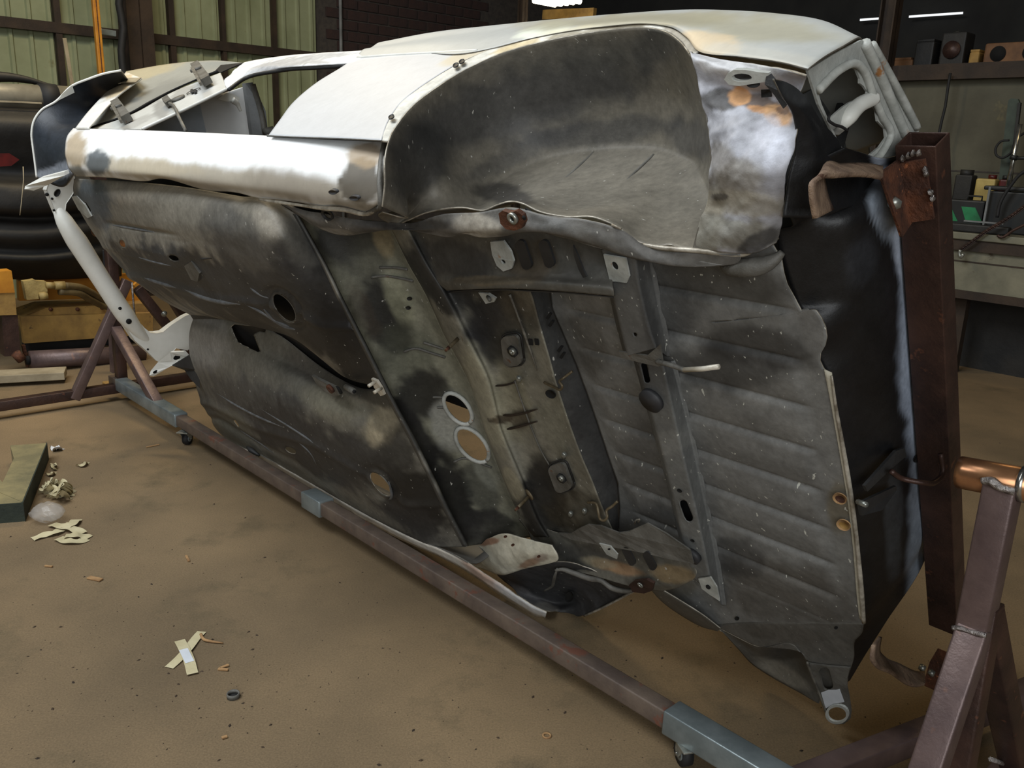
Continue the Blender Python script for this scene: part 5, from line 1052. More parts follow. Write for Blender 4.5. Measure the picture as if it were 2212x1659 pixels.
def heel_n(x, y):
    # depth of the heelboard along a row between seam and axle panel
    sx = np.interp(y, [p[1] for p in SEAM], [p[0] for p in SEAM]); rx = np.interp(y, [p[1] for p in R1], [p[0] for p in R1])
    return float(np.interp((x-sx)/(rx-sx), [0, 0.06, 0.3, 0.6, 0.9, 1.0], [0.285, 0.265, 0.215, 0.165, 0.125, 0.124]))
for (x, y, ra, rb, dg) in ((989, 883, 37, 19, 50), (1020, 961, 43, 22, 47)):
    V = tube_geo([(a, b, heel_n(a, b)+0.003) for a, b in ell(x, y, ra+3, rb+3, dg, 24)+ell(x, y, ra+3, rb+3, dg, 24)[:1]], 0.007, 6)
    part('hole_lip', V, M_paleplate, heel)
for pp in ([(802, 599), (830, 596), (860, 600), (892, 607)], [(872, 760), (895, 753), (930, 762), (962, 772)], [(935, 858), (950, 858), (960, 860)], [(945, 880), (960, 880)], [(980, 998), (1000, 990), (1030, 998), (1062, 1010)], [(820, 578), (850, 578), (880, 582)], [(915, 740), (940, 748), (958, 754)]):
    part('pressed_bead', tube_geo([(x, y, heel_n(x, y)+0.001) for x, y in pp], 0.004, 6, True, 20), M_greymid, heel)
for x, y in ((885, 645), (882, 665)): part('small_hole', poly_geo([(a, b, heel_n(x, y)+0.002) for a, b in ell(x, y, 6, 4, 0, 10)], NX*0.001), M_dark, heel)
# seam flange standing proud along the joint
sf = sheet('seam_flange', [rowz([(x-9, y) for x, y in SEAM], 0.297), rowz(SEAM, 0.306), rowz([(x+5, y-1) for x, y in SEAM], 0.296)], 120, 8, M_under, (74, 74, 72), [(715, 612, 12, 40, -25, (150, 148, 140), 0.8, 0.5), (700, 585, 10, 40, -25, (118, 116, 110), 0.7), (918, 1000, 8, 26, -25, (140, 138, 130), 0.7), (945, 1050, 8, 22, -25, (130, 128, 120), 0.6)], thick=0.002)  # pale blobs are painted highlights on the proud lip
cl = part('seam_clip', poly_geo([(806, 815, 0.31), (818, 820, 0.31), (828, 836, 0.31), (834, 850, 0.31), (826, 852, 0.31), (812, 834, 0.31)], NX*0.008), M_wirew, sf, False)
for (x, y) in ((812, 824), (824, 838)): part('clip_pin', tube_geo([(x, y, 0.315), (x-16, y+10, 0.345)], 0.0055, 8), M_wirew, cl)

# ---- front floor pans
UP = [
    [(160, 386, 0.290), (250, 390, 0.300), (330, 396, 0.305), (400, 404, 0.31), (520, 424, 0.31), (600, 438, 0.305), (642, 464, 0.292)],
    [(158, 410, 0.300), (250, 416, 0.335), (330, 424, 0.35), (400, 434, 0.36), (520, 452, 0.365), (600, 466, 0.350), (660, 500, 0.292)],
    [(165, 440, 0.300), (250, 455, 0.345), (330, 464, 0.37), (400, 474, 0.385), (520, 494, 0.392), (615, 512, 0.370), (680, 535, 0.292)],
    [(185, 478, 0.295), (265, 500, 0.345), (340, 510, 0.375), (410, 522, 0.392), (525, 545, 0.398), (630, 565, 0.372), (706, 582, 0.292)],
    [(212, 518, 0.285), (290, 548, 0.335), (360, 556, 0.365), (425, 572, 0.382), (540, 602, 0.388), (650, 632, 0.362), (738, 648, 0.292)],
    [(245, 560, 0.270), (315, 590, 0.320), (380, 602, 0.350), (440, 622, 0.365), (560, 656, 0.372), (675, 690, 0.350), (768, 708, 0.292)],
    [(290, 605, 0.250), (350, 630, 0.295), (410, 648, 0.325), (470, 668, 0.340), (590, 700, 0.345), (700, 745, 0.330), (795, 762, 0.292)],
    [(345, 645, 0.220), (400, 664, 0.26), (450, 678, 0.285), (510, 694, 0.300), (620, 722, 0.300), (725, 790, 0.310), (818, 806, 0.292)],
    [(410, 680, 0.180), (450, 684, 0.20), (500, 694, 0.225), (560, 708, 0.24), (650, 738, 0.24), (745, 815, 0.285), (834, 838, 0.292)]]
def pan_press(a, l, n, px):
    x, y = px[:, 0], px[:, 1]
    # pressed step lines and the raised band running along the pan
    y1 = 600+(x-300)*0.28; band = np.clip((x-290)/30, 0, 1)*np.clip((640-x)/60, 0, 1)
    d1 = (y-(np.interp(x, [300, 400, 480, 560, 640, 700], [598, 626, 648, 655, 672, 705])))
    o = 0.006*np.exp(-(d1/9)**2)
    y2 = np.interp(x, [236, 300, 380, 480, 560], [540, 560, 580, 592, 605])
    o = o+0.010*np.clip((y2-y)/6, 0, 1)*np.clip((x-215)/30, 0, 1)*np.clip((420-x)/40, 0, 1)*np.clip((y-(y2-60))/30, 0, 1)
    y3 = np.interp(x, [230, 330, 400], [482, 500, 512]); o = o-0.004*np.exp(-((y-y3)/4)**2)*np.clip((x-225)/20, 0, 1)*np.clip((390-x)/40, 0, 1)
    o = o*1.9
    r = np.hypot((x-614)*0.66+(y-668)*0.75, ((x-614)*-0.75+(y-668)*0.66)*1.9); o = o-0.014*np.exp(-((r-50)/9)**2)*(x > 560)
    return o
pan = sheet('floor_pan', UP, 150, 110, M_under, (128, 124, 114), [
    (470, 620, 260, 60, 16, (48, 51, 56), 0.95, 0.5), (380, 590, 120, 40, 15, (64, 67, 70), 0.75, 0.6), (690, 640, 80, 140, -28, (34, 34, 35), 0.94, 0.45), (760, 760, 50, 110, -28, (28, 28, 29), 0.95, 0.45), (560, 560, 120, 46, 20, (66, 67, 69), 0.7, 0.7), (200, 425, 44, 40, 30, (78, 86, 92), 0.9, 0.5), (215, 460, 24, 36, -25, (84, 90, 96), 0.7, 0.5), (480, 470, 40, 40, 0, (92, 90, 86), 0.6, 0.7), (520, 500, 60, 40, 40, (84, 84, 82), 0.6, 0.7), (590, 470, 40, 40, 40, (170, 164, 152), 0.7, 0.7), (650, 520, 34, 60, -25, (104, 102, 96), 0.7, 0.7), (280, 415, 50, 24, 0, (160, 152, 138), 0.5), (580, 700, 130, 30, 20, (46, 46, 47), 0.8, 0.6), (690, 520, 26, 60, -28, (70, 70, 70), 0.7), (615, 668, 60, 60, 0, (58, 58, 57), 0.6)],
    thick=0.003, deform=pan_press, grain=0.10, holes=[ell(614, 665, 36, 17, 53, 22), ell(264, 527, 9, 6, 60, 12), ell(375, 558, 12, 6, 20, 12), slot(187, 448, 8, 5, 58)], rim=M_rimdk)
part('hole_lip', tube_geo([(x, y, 0.357) for x, y in ell(614, 665, 37, 18, 53, 24)+ell(614, 665, 37, 18, 53, 24)[:1]], 0.0035, 6), M_greymid, pan)
part('jack_pad', poly_geo([(405, 570, 0.372), (420, 560, 0.374), (438, 586, 0.374), (434, 604, 0.372), (420, 600, 0.372)], NX*0.014), M_greymid, pan, False)
part('pressed_bead', tube_geo([(435, 560, 0.392), (460, 557, 0.393), (480, 558, 0.394)], 0.003, 5, True, 10), M_dark, pan)
part('front_flange', poly_geo([(157, 424, 0.302), (168, 422, 0.304), (185, 440, 0.31), (200, 466, 0.316), (192, 470, 0.31), (172, 452, 0.304)], NX*0.006), M_paleplate, pan, False)
LOWP = [
    [(422, 676, 0.150), (470, 684, 0.165), (520, 695, 0.18), (600, 722, 0.19), (690, 790, 0.21), (770, 835, 0.25), (836, 842, 0.291)],
    [(412, 705, 0.190), (460, 716, 0.215), (515, 730, 0.225), (590, 758, 0.23), (680, 812, 0.245), (765, 850, 0.27), (845, 860, 0.291)],
    [(408, 740, 0.215), (460, 756, 0.255), (530, 778, 0.275), (610, 802, 0.28), (690, 838, 0.285), (775, 872, 0.288), (860, 888, 0.291)],
    [(412, 785, 0.245), (470, 808, 0.30), (545, 832, 0.325), (625, 856, 0.335), (710, 886, 0.332), (795, 912, 0.315), (884, 934, 0.291)],
    [(422, 830, 0.262), (485, 856, 0.32), (560, 886, 0.35), (645, 916, 0.36), (730, 945, 0.355), (820, 968, 0.330), (908, 980, 0.291)],
    [(440, 878, 0.270), (500, 904, 0.325), (580, 938, 0.358), (665, 972, 0.368), (755, 1002, 0.360), (845, 1026, 0.334), (934, 1032, 0.291)],
    [(462, 920, 0.285), (520, 942, 0.325), (600, 980, 0.350), (690, 1018, 0.358), (785, 1056, 0.350), (875, 1086, 0.328), (962, 1092, 0.291)],
    [(492, 950, 0.305), (550, 972, 0.328), (640, 1016, 0.340), (730, 1062, 0.342), (825, 1106, 0.338), (915, 1142, 0.320), (988, 1142, 0.291)],
    [(526, 968, 0.333), (580, 992, 0.335), (670, 1042, 0.335), (765, 1096, 0.335), (860, 1146, 0.335), (940, 1180, 0.328), (1008, 1182, 0.292)]]
def pan_press2(a, l, n, px):
    x, y = px[:, 0], px[:, 1]
    o = 0.005*np.exp(-((y-np.interp(x, [450, 560, 680, 780, 880], [870, 925, 960, 1020, 1090]))/8)**2)
    o = o-0.005*np.exp(-((y-np.interp(x, [470, 560, 640, 700], [905, 960, 1000, 1045]))/6)**2)*np.clip((720-x)/60, 0, 1)
    o = o*1.8
    r = np.hypot((x-824)*0.66+(y-1048)*0.75, ((x-824)*-0.75+(y-1048)*0.66)*2.0); o = o-0.007*np.exp(-((r-44)/8)**2)
    return o
tunnel_hole = [(497, 700), (504, 720), (514, 740), (538, 752), (564, 764), (556, 745), (547, 722), (560, 716), (600, 722), (560, 706)]
pan2 = sheet('floor_pan', LOWP, 150, 110, M_under, (108, 106, 98), [
    (450, 740, 50, 60, 20, (146, 144, 140), 0.8, 0.7), (560, 880, 150, 50, 24, (70, 71, 72), 0.8, 0.7), (720, 870, 60, 40, 28, (124, 120, 104), 0.7, 0.6), (660, 960, 160, 60, 28, (48, 48, 50), 0.9, 0.6), (780, 1010, 60, 60, 20, (58, 58, 58), 0.7, 0.7), (820, 920, 34, 40, 0, (170, 160, 136), 0.85, 0.5), (830, 880, 60, 50, 30, (104, 102, 90), 0.6, 0.6), (900, 1080, 70, 80, -25, (28, 28, 28), 0.95, 0.45), (880, 1130, 90, 40, 28, (56, 55, 54), 0.8, 0.6), (500, 930, 50, 40, 40, (114, 112, 100), 0.7, 0.6), (600, 1000, 90, 24, 28, (120, 117, 106), 0.7, 0.6), (700, 810, 90, 30, 30, (80, 74, 68), 0.6, 0.6), (860, 980, 40, 50, 0, (44, 44, 44), 0.75, 0.6), (760, 1090, 120, 22, 28, (128, 124, 112), 0.6, 0.6), (440, 690, 40, 20, 10, (100, 100, 100), 0.5), (800, 850, 60, 20, 20, (40, 40, 40), 0.8, 0.5)],
    thick=0.003, deform=pan_press2, grain=0.11, holes=[ell(822, 1046, 32, 13, 50, 20), ell(628, 973, 13, 6, 25, 12), slot(511, 915, 8, 2, 55), tunnel_hole], rim=M_rim)
part('hole_lip', tube_geo([(x, y, 0.342) for x, y in ell(822, 1046, 33, 14, 50, 22)+ell(822, 1046, 33, 14, 50, 22)[:1]], 0.0025, 5), M_greymid, pan2)
bk = part('cable_bracket', poly_geo([(678, 808, 0.30), (696, 818, 0.31), (712, 826, 0.315), (730, 834, 0.315), (738, 850, 0.315), (726, 852, 0.315), (706, 842, 0.315), (690, 828, 0.31)], NX*0.010), M_greymid, pan2, False)
part('bracket_boss', disc_geo(pt((716, 838, 0.325)), NX, 0.016, 0.010, 14, 0.006), M_rust, bk); part('bracket_gap', disc_geo(pt((733, 842, 0.318)), NX, 0.016, 0.004, 14), M_hole, bk)
part('pipe_stub', tube_geo([(748, 836, 0.32), (764, 845, 0.345)], 0.010, 10), M_greymid, pan2); part('pipe_bore', disc_geo(pt((765, 846, 0.3455)), nrm(pt((765, 846, 0.345))-pt((748, 836, 0.32))), 0.006, 0.003, 10), M_hole, pan2)
part('tunnel_wall', poly_geo([C3(2.9, 0.02, 0.10), C3(2.9, -0.30, 0.05), C3(0.95, -0.30, 0.05), C3(0.95, 0.05, 0.06)], -NX*0.004), M_dark, smooth=False)
part('jacking_point', tube_geo([(534, 966, 0.345), (546, 975, 0.35), (560, 984, 0.345)], [0.006, 0.014, 0.006], 8, True, 10), M_dark, pan2)
# inner floor skin above the pans (cabin side)
part('cabin_floor', poly_geo([C3(2.85, 0.62, 0.17), C3(2.85, -0.66, 0.17), C3(1.0, -0.66, 0.19), C3(1.0, 0.62, 0.19)], -NX*0.003), M_dark, smooth=False)

# ---- upper chassis leg with mounts, between the torn flange and the ledge
leg_rows = [[(838, 470, 0.145), (930, 475, 0.145), (1060, 482, 0.145), (1200, 492, 0.140), (1330, 520, 0.135)],
            [(885, 545, 0.150), (960, 560, 0.158), (1070, 560, 0.158), (1200, 565, 0.150), (1318, 580, 0.142)],
            [(915, 585, 0.155), (980, 596, 0.170), (1090, 594, 0.175), (1200, 596, 0.172), (1322, 604, 0.162)],
            [(945, 612, 0.165), (1000, 617, 0.19), (1095, 614, 0.20), (1210, 616, 0.20), (1324, 626, 0.19)],
            [(965, 628, 0.165), (1005, 626, 0.19), (1090, 624, 0.20), (1215, 630, 0.20), (1326, 640, 0.19)]]
legp = sheet('chassis_leg', leg_rows, 90, 40, M_under, (86, 84, 78), [(990, 560, 90, 40, 10, (52, 52, 52), 0.85, 0.6), (1140, 560, 60, 40, 0, (86, 76, 62), 0.7, 0.6), (1060, 606, 80, 10, 0, (112, 100, 80), 0.6, 0.6), (1260, 570, 50, 40, 0, (78, 77, 74), 0.6)], thick=0.003, rim=M_rimdk)
part('leg_underside', poly_geo([(950, 632, 0.13), (1005, 627, 0.19), (1090, 625, 0.20), (1215, 631, 0.20), (1326, 641, 0.19), (1320, 636, 0.11), (1090, 622, 0.12)], -LX*0.003), M_dark, legp, False)
part('mount_tab', poly_geo([(1062, 520, 0.162), (1090, 518, 0.162), (1106, 540, 0.168), (1113, 562, 0.172), (1108, 578, 0.172), (1090, 584, 0.172), (1076, 572, 0.170), (1066, 548, 0.165)], NX*0.005, [[(x, y, 0.17) for x, y in ell(1090, 563, 6, 4, 40, 10)]]), M_paleplate, legp, False)
part('tab_hole', poly_geo([(x, y, 0.1705) for x, y in ell(1090, 563, 6, 4, 40, 10)], NX*0.0005), M_hole, legp)
part('mount_tab', poly_geo([(1036, 630, 0.150), (1058, 632, 0.15), (1074, 642, 0.15), (1070, 650, 0.15), (1052, 654, 0.15)], NX*0.005), M_paleplate, legp, False)
part('stud', tube_geo([(1054, 641, 0.155), (1058, 648, 0.170)], 0.005, 8), M_greymid, legp)
for x, y, hl in ((1134, 548, 22), (1184, 546, 20)): part('drain_slot', poly_geo([(a, b, 0.166) for a, b in slot(x, y, hl, 11, 72)], NX*0.006), M_dark, legp, False)
part('leg_notch', poly_geo([(1240, 528, 0.160), (1250, 548, 0.163), (1262, 580, 0.168), (1270, 596, 0.172), (1262, 598, 0.172), (1252, 580, 0.168), (1242, 550, 0.163)], NX*0.004), M_dark, legp, False)

# ---- torn inner flange and cut edges below the tub
TF = [[(596, 430, 0.325), (640, 448, 0.318), (700, 462, 0.31), (760, 472, 0.29), (820, 478, 0.255), (880, 482, 0.24), (960, 462, 0.232), (1040, 458, 0.222), (1100, 448, 0.215), (1180, 464, 0.205), (1280, 478, 0.19), (1340, 496, 0.175), (1400, 534, 0.158), (1500, 546, 0.142), (1600, 548, 0.13)],
      [(600, 434, 0.330), (645, 458, 0.325), (705, 478, 0.315), (765, 486, 0.295), (825, 490, 0.262), (885, 492, 0.245), (960, 482, 0.24), (1040, 485, 0.235), (1100, 478, 0.232), (1180, 485, 0.22), (1280, 505, 0.20), (1345, 530, 0.185), (1410, 552, 0.165), (1500, 560, 0.145), (1600, 556, 0.13)],
      [(604, 438, 0.325), (650, 468, 0.320), (690, 492, 0.310), (730, 507, 0.295), (800, 502, 0.27), (860, 494, 0.25), (920, 505, 0.238), (965, 513, 0.232), (1010, 506, 0.232), (1030, 512, 0.232), (1080, 512, 0.225), (1150, 500, 0.215), (1220, 515, 0.20), (1320, 545, 0.185), (1390, 565, 0.165), (1430, 568, 0.155), (1480, 560, 0.145)]]
tf = sheet('torn_flange', TF, 160, 26, M_under, (96, 94, 90), [(1030, 488, 50, 24, 8, (158, 152, 140), 0.85, 0.5), (900, 490, 70, 14, -5, (54, 53, 52), 0.8, 0.6), (680, 470, 60, 20, 20, (104, 102, 98), 0.6), (720, 500, 40, 6, 5, (150, 146, 138), 0.6), (1280, 515, 90, 24, 18, (104, 103, 99), 0.6), (800, 490, 40, 14, 0, (60, 58, 56), 0.7), (1180, 480, 40, 20, 10, (70, 70, 68), 0.6)], thick=0.003, rim=M_rim, rough=0.03, grain=0.16, k=14)
part('flange_ring', poly_geo([(x, y, 0.325) for x, y in ell(709, 463, 15, 10, 40, 16)], NX*0.004, [[(x, y, 0.325) for x, y in ell(709, 463, 10, 6, 40, 12)]]), M_dark, tf)
rb_ = part('rusty_block', poly_geo([(1084, 456, 0.245), (1092, 450, 0.245), (1108, 455, 0.248), (1122, 450, 0.245), (1136, 460, 0.24), (1140, 474, 0.24), (1134, 488, 0.24), (1118, 493, 0.242), (1100, 490, 0.245), (1088, 478, 0.245)], NX*0.010), M_rust, tf, False)
part('threaded_nut', disc_geo(pt((1110, 470, 0.256)), NX, 0.0125, 0.007, 18, 0.0065), M_zinc, rb_); part('thread_bore', disc_geo(pt((1110, 470, 0.256)), NX, 0.0065, 0.002, 12), M_hole, rb_); part('side_hole', disc_geo(pt((1133, 470, 0.253)), NX, 0.005, 0.002, 10), M_hole, rb_)
part('block_shadow_gap', poly_geo([(1136, 448, 0.205), (1148, 455, 0.205), (1160, 466, 0.205), (1150, 482, 0.21), (1138, 490, 0.21)], NX*0.003), M_hole, tf, False)
part('lower_torn_lip', tube_geo([(1562, 570, 0.10), (1580, 578, 0.115), (1610, 578, 0.12), (1650, 572, 0.11), (1680, 555, 0.095), (1690, 545, 0.09)], [0.008, 0.016, 0.018, 0.018, 0.014, 0.006], 10, True, 40), M_greymid)
part('edge_chip', tube_geo([(1322, 486, 0.18), (1332, 490, 0.18), (1342, 494, 0.18)], 0.003, 6), M_rim, tub)

# ---- lower side: cream patch, torn sill end, lower leg ledge
part('lower_ledge', join([poly_geo([(1205, 1150, 0.150), (1234, 1151, 0.155), (1252, 1140, 0.165), (1272, 1131, 0.17), (1300, 1134, 0.17), (1338, 1149, 0.17), (1360, 1146, 0.165), (1400, 1128, 0.155), (1440, 1150, 0.16), (1492, 1186, 0.165), (1500, 1216, 0.165), (1440, 1204, 0.17), (1380, 1190, 0.175), (1300, 1176, 0.175), (1235, 1164, 0.16)], NX*0.004)]), M_greymid, smooth=False)
ll_rows = [[(1120, 1120, 0.145), (1200, 1150, 0.145), (1300, 1174, 0.15), (1400, 1192, 0.15), (1500, 1214, 0.14)], [(1140, 1150, 0.15), (1200, 1180, 0.16), (1300, 1200, 0.16), (1400, 1220, 0.155), (1505, 1235, 0.145)], [(1150, 1180, 0.16), (1200, 1215, 0.18), (1290, 1232, 0.18), (1390, 1252, 0.17), (1480, 1262, 0.15)], [(1150, 1200, 0.17), (1210, 1226, 0.19), (1290, 1246, 0.19), (1370, 1268, 0.18), (1430, 1278, 0.15)]]
lleg = sheet('chassis_leg', ll_rows, 90, 30, M_under, (96, 94, 86), [(1260, 1200, 70, 22, 12, (62, 61, 58), 0.8, 0.6), (1330, 1226, 60, 12, 14, (140, 110, 80), 0.75, 0.5), (1290, 1215, 40, 12, 12, (140, 132, 110), 0.6, 0.5), (1450, 1240, 50, 18, 10, (140, 120, 88), 0.7, 0.5)], thick=0.003, rim=M_rim, rough=0.015)
part('mount_tab', poly_geo([(1296, 1172, 0.178), (1320, 1178, 0.178), (1336, 1196, 0.178), (1334, 1206, 0.178), (1312, 1196, 0.178)], NX*0.004), M_paleplate, lleg, False)
part('tab_hole', poly_geo([(x, y, 0.183) for x, y in ell(1316, 1186, 3, 2, 0, 8)], NX*0.001), M_hole, lleg)
for x, y in ((1360, 1200), (1405, 1210)): part('drain_slot', poly_geo([(a, b, 0.174) for a, b in slot(x, y, 14, 8, 62)], NX*0.004), M_dark, lleg, False)
cream_o = [(1010, 1210, 0.245), (1030, 1178, 0.235), (1060, 1162, 0.23), (1095, 1153, 0.225), (1130, 1163, 0.22), (1160, 1170, 0.215), (1194, 1178, 0.21), (1204, 1200, 0.21), (1204, 1212, 0.212), (1170, 1218, 0.22), (1130, 1230, 0.235), (1085, 1241, 0.25), (1060, 1238, 0.255), (1030, 1222, 0.25)]
cr_rows = [[(1052, 1164, 0.23), (1095, 1153, 0.225), (1140, 1165, 0.22), (1192, 1178, 0.21)], [(1018, 1195, 0.24), (1080, 1192, 0.245), (1140, 1192, 0.24), (1204, 1198, 0.215)], [(1008, 1210, 0.245), (1070, 1222, 0.255), (1130, 1215, 0.245), (1205, 1210, 0.215)], [(1030, 1226, 0.25), (1080, 1242, 0.255), (1130, 1230, 0.24), (1190, 1216, 0.22)]]
sheet('cream_patch', cr_rows, 50, 26, M_burnt, (198, 194, 176), [(1056, 1170, 22, 7, -10, (140, 100, 76), 0.85, 0.5), (1025, 1210, 10, 12, 0, (150, 100, 64), 0.8, 0.5), (1140, 1218, 26, 8, -20, (150, 116, 92), 0.8, 0.5), (1170, 1205, 16, 8, 0, (120, 100, 90), 0.6)], thick=0.003, rim=M_rim, rough=0.02)
for x, y in ((1092, 1159), (1164, 1202), (1108, 1177)): part('rust_hole', poly_geo([(a, b, 0.262) for a, b in ell(x, y, 4, 3, -20, 8)], NX*0.001), M_rust)
tn = [[(1060, 1232, 0.245), (1120, 1225, 0.235), (1180, 1214, 0.22), (1240, 1218, 0.20), (1300, 1240, 0.18), (1380, 1268, 0.165)], [(1092, 1262, 0.23), (1140, 1262, 0.20), (1190, 1258, 0.18), (1250, 1262, 0.16), (1310, 1268, 0.15), (1372, 1276, 0.15)], [(1130, 1292, 0.24), (1170, 1300, 0.20), (1200, 1305, 0.17), (1250, 1305, 0.145), (1300, 1298, 0.14), (1345, 1290, 0.14)], [(1160, 1314, 0.27), (1185, 1320, 0.24), (1205, 1322, 0.20), (1240, 1330, 0.17), (1270, 1326, 0.155), (1300, 1312, 0.15)]]
torn = sheet('torn_sill_end', tn, 80, 40, M_under, (58, 58, 59), [(1135, 1288, 40, 12, 35, (112, 112, 114), 0.8, 0.7), (1180, 1313, 22, 9, 10, (150, 146, 140), 0.8, 0.5), (1290, 1275, 60, 26, 0, (54, 54, 55), 0.6)], thick=0.003, rim=M_rim, rough=0.03)
part('torn_tongue', tube_geo([(1204, 1228, 0.22), (1200, 1240, 0.225), (1197, 1252, 0.22), (1190, 1268, 0.21), (1176, 1276, 0.215)], [0.003, 0.006, 0.006, 0.005, 0.003], 6, True, 24), M_greymid, torn)
part('torn_rim', tube_geo([(1200, 1232, 0.225), (1215, 1230, 0.215), (1240, 1238, 0.205), (1275, 1250, 0.195), (1300, 1255, 0.19), (1318, 1268, 0.185), (1345, 1276, 0.18), (1375, 1275, 0.175)], [0.004, 0.008, 0.009, 0.009, 0.008, 0.009, 0.008, 0.004], 8, True, 50), M_greymid, torn)
part('torn_edge', tube_geo([(1262, 1330, 0.16), (1290, 1318, 0.155), (1330, 1298, 0.15), (1378, 1272, 0.155)], 0.004, 6, True, 24), M_rim, torn)
part('grommet', poly_geo([(x, y, 0.168) for x, y in ell(1231, 1288, 9, 12, 20, 14)], NX*0.004), M_hole, torn)
sb = part('spring_mount', poly_geo([(1362, 1260, 0.19), (1372, 1252, 0.19), (1400, 1248, 0.185), (1416, 1256, 0.18), (1412, 1272, 0.18), (1395, 1278, 0.185), (1370, 1275, 0.19)], NX*0.008), M_tubedk, smooth=False)
part('mount_nut', disc_geo(pt((1384, 1263, 0.199)), NX, 0.009, 0.004, 12, 0.004), M_zinc, sb)
# far-side arch flange running to the corner
af = [[(1395, 1252, 0.165), (1430, 1274, 0.15), (1470, 1298, 0.13), (1520, 1330, 0.11), (1556, 1358, 0.09)], [(1400, 1264, 0.15), (1432, 1290, 0.13), (1470, 1315, 0.11), (1515, 1345, 0.09), (1552, 1362, 0.08)], [(1402, 1270, 0.12), (1432, 1302, 0.10), (1468, 1328, 0.08), (1510, 1352, 0.07), (1550, 1364, 0.07)]]
sheet('arch_flange', af, 50, 12, M_under, (88, 86, 80), thick=0.003, rim=M_rim)

# ---- pressed beads along the pans, laid on the panel surface
def surf_n(rows, deform):
    V = loft(rows, 150, 110).reshape(-1, 3); a, l, n = carc(V); px = project(V); n = n+deform(a, l, n, px); px = project(V+NX*(n-carc(V)[2])[:, None])
    def f(x, y): return float(n[np.argmin((px[:, 0]-x)**2+(px[:, 1]-y)**2)])
    return f
M_bead = simple('pale_bead', (112, 114, 116), (82, 84, 86), 18, 0.55, 0, 0.3, 50)  # mid grey, paler than the dark coat round the beads
f1, f2 = surf_n(UP, pan_press), surf_n(LOWP, pan_press2)
for f, pp, r, pr in ((f1, [(312, 600), (350, 612), (384, 622)], 0.009, pan), (f1, [(398, 624), (440, 642), (480, 652), (520, 656)], 0.010, pan), (f1, [(530, 657), (570, 676), (610, 702), (640, 712)], 0.007, pan), (f1, [(540, 620), (560, 634), (582, 644)], 0.006, pan),
                    (f1, [(300, 556), (335, 566), (370, 574)], 0.005, pan), (f1, [(240, 486), (290, 494), (335, 502)], 0.005, pan), (f1, [(570, 668), (592, 690), (630, 708)], 0.006, pan),
                    (f2, [(470, 850), (520, 880), (570, 905), (620, 925)], 0.007, pan2), (f2, [(560, 880), (640, 930), (700, 970), (760, 1010)], 0.006, pan2), (f2, [(520, 930), (570, 962), (600, 985)], 0.005, pan2), (f2, [(640, 950), (672, 980), (684, 1004)], 0.004, pan2), (f2, [(840, 1080), (846, 1066), (840, 1040)], 0.005, pan2)):
    q = [(x, y, f(x, y)-r*0.35) for x, y in pp]
    part('pressed_bead', tube_geo(q, [r*0.3, r, r, r, r*0.3], 8, True, 26), M_bead, pr)

# ---- nose end: inner wing, door post, rail, white front frame
def AA(x, y, a): return pt((x, y, 'A', a))
wing_f = [AA(262, 153, 3.05), AA(225, 160, 3.10), AA(190, 172, 3.15), AA(157, 186, 3.2), AA(120, 221, 3.2), AA(90, 239, 3.2), AA(74, 262, 3.2), AA(69, 288, 3.2), AA(72, 320, 3.2), AA(76, 350, 3.2), AA(80, 384, 3.2)]
def FW(x, y, l=0.728): return pt((x, y, 'L', l))
wing_b = [FW(276, 156), FW(266, 168), FW(254, 182), FW(230, 205), FW(204, 235), FW(184, 258), FW(170, 278), AA(156, 300, 2.76), AA(150, 325, 2.76), AA(152, 350, 2.76), AA(160, 378, 2.76)]
mid = [a*0.5+b*0.5-LX*0.05 for a, b in zip(wing_f, wing_b)]
wing = sheet('inner_wing', [wing_f, mid, wing_b], 80, 40, M_black, (32, 36, 42), [(120, 372, 50, 16, -20, (150, 156, 166), 0.85, 0.6), (110, 300, 40, 60, 0, (46, 52, 60), 0.6)], thick=0.004, rim=M_rim, face=LX, grain=0.25)
part('wing_edge', tube_geo([p+LX*0.002 for p in wing_f], 0.005, 6, True, 70), M_wht, wing)
part('wing_flap', poly_geo([AA(156, 184, 3.19), AA(161, 200, 3.19), AA(126, 217, 3.19), AA(136, 202, 3.19)], NX*0.004), M_wht, wing, False)
def FL(x, y, l=0.735): return pt((x, y, 'L', l))
# outer strip of the door post
strip_l = [FL(163, 276, .752), FL(186, 246, .752), FL(214, 215, .75), FL(240, 189, .748), (FL(258, 172, .745)), FL(272, 155, .742)]
strip_r = [FL(191, 276, .752), FL(212, 252, .752), FL(235, 226, .75), FL(262, 200, .748), (FL(284, 184, .745)), FL(306, 169, .742)]
dpost = sheet('door_post', [strip_l, strip_r], 60, 10, M_white, (232, 230, 222), [(255, 185, 40, 16, -40, (206, 182, 136), 0.8, 0.6), (240, 195, 20, 8, -40, (120, 108, 90), 0.6, 0.6)], thick=0.006, face=LX, grain=0.03, rim=M_wht)
part('post_lip', poly_geo([FL(256, 182, .756), FL(262, 170, .756), FL(306, 169, .754), FL(294, 179, .754), FL(262, 180, .756)], LX*0.004), M_concpale, dpost, False)
prow = [[FL(272, 154, .735), FL(350, 140, .72), FL(440, 131, .70), FL(532, 136, .69)], [FL(262, 200, .715), FL(330, 175, .70), FL(420, 150, .685), FL(500, 146, .68)], [FL(215, 250, .70), FL(290, 216, .69), FL(380, 176, .68), FL(472, 152, .68)], [FL(192, 276, .70), FL(266, 250, .69), FL(383, 188, .68), FL(472, 155, .68)]]
sheet('post_panel', prow, 50, 30, M_white, (150, 150, 142), [(300, 160, 90, 14, -12, (184, 172, 138), 0.7, 0.6), (330, 215, 90, 20, -28, (120, 120, 116), 0.5)], thick=0.004, face=LX, grain=0.05)
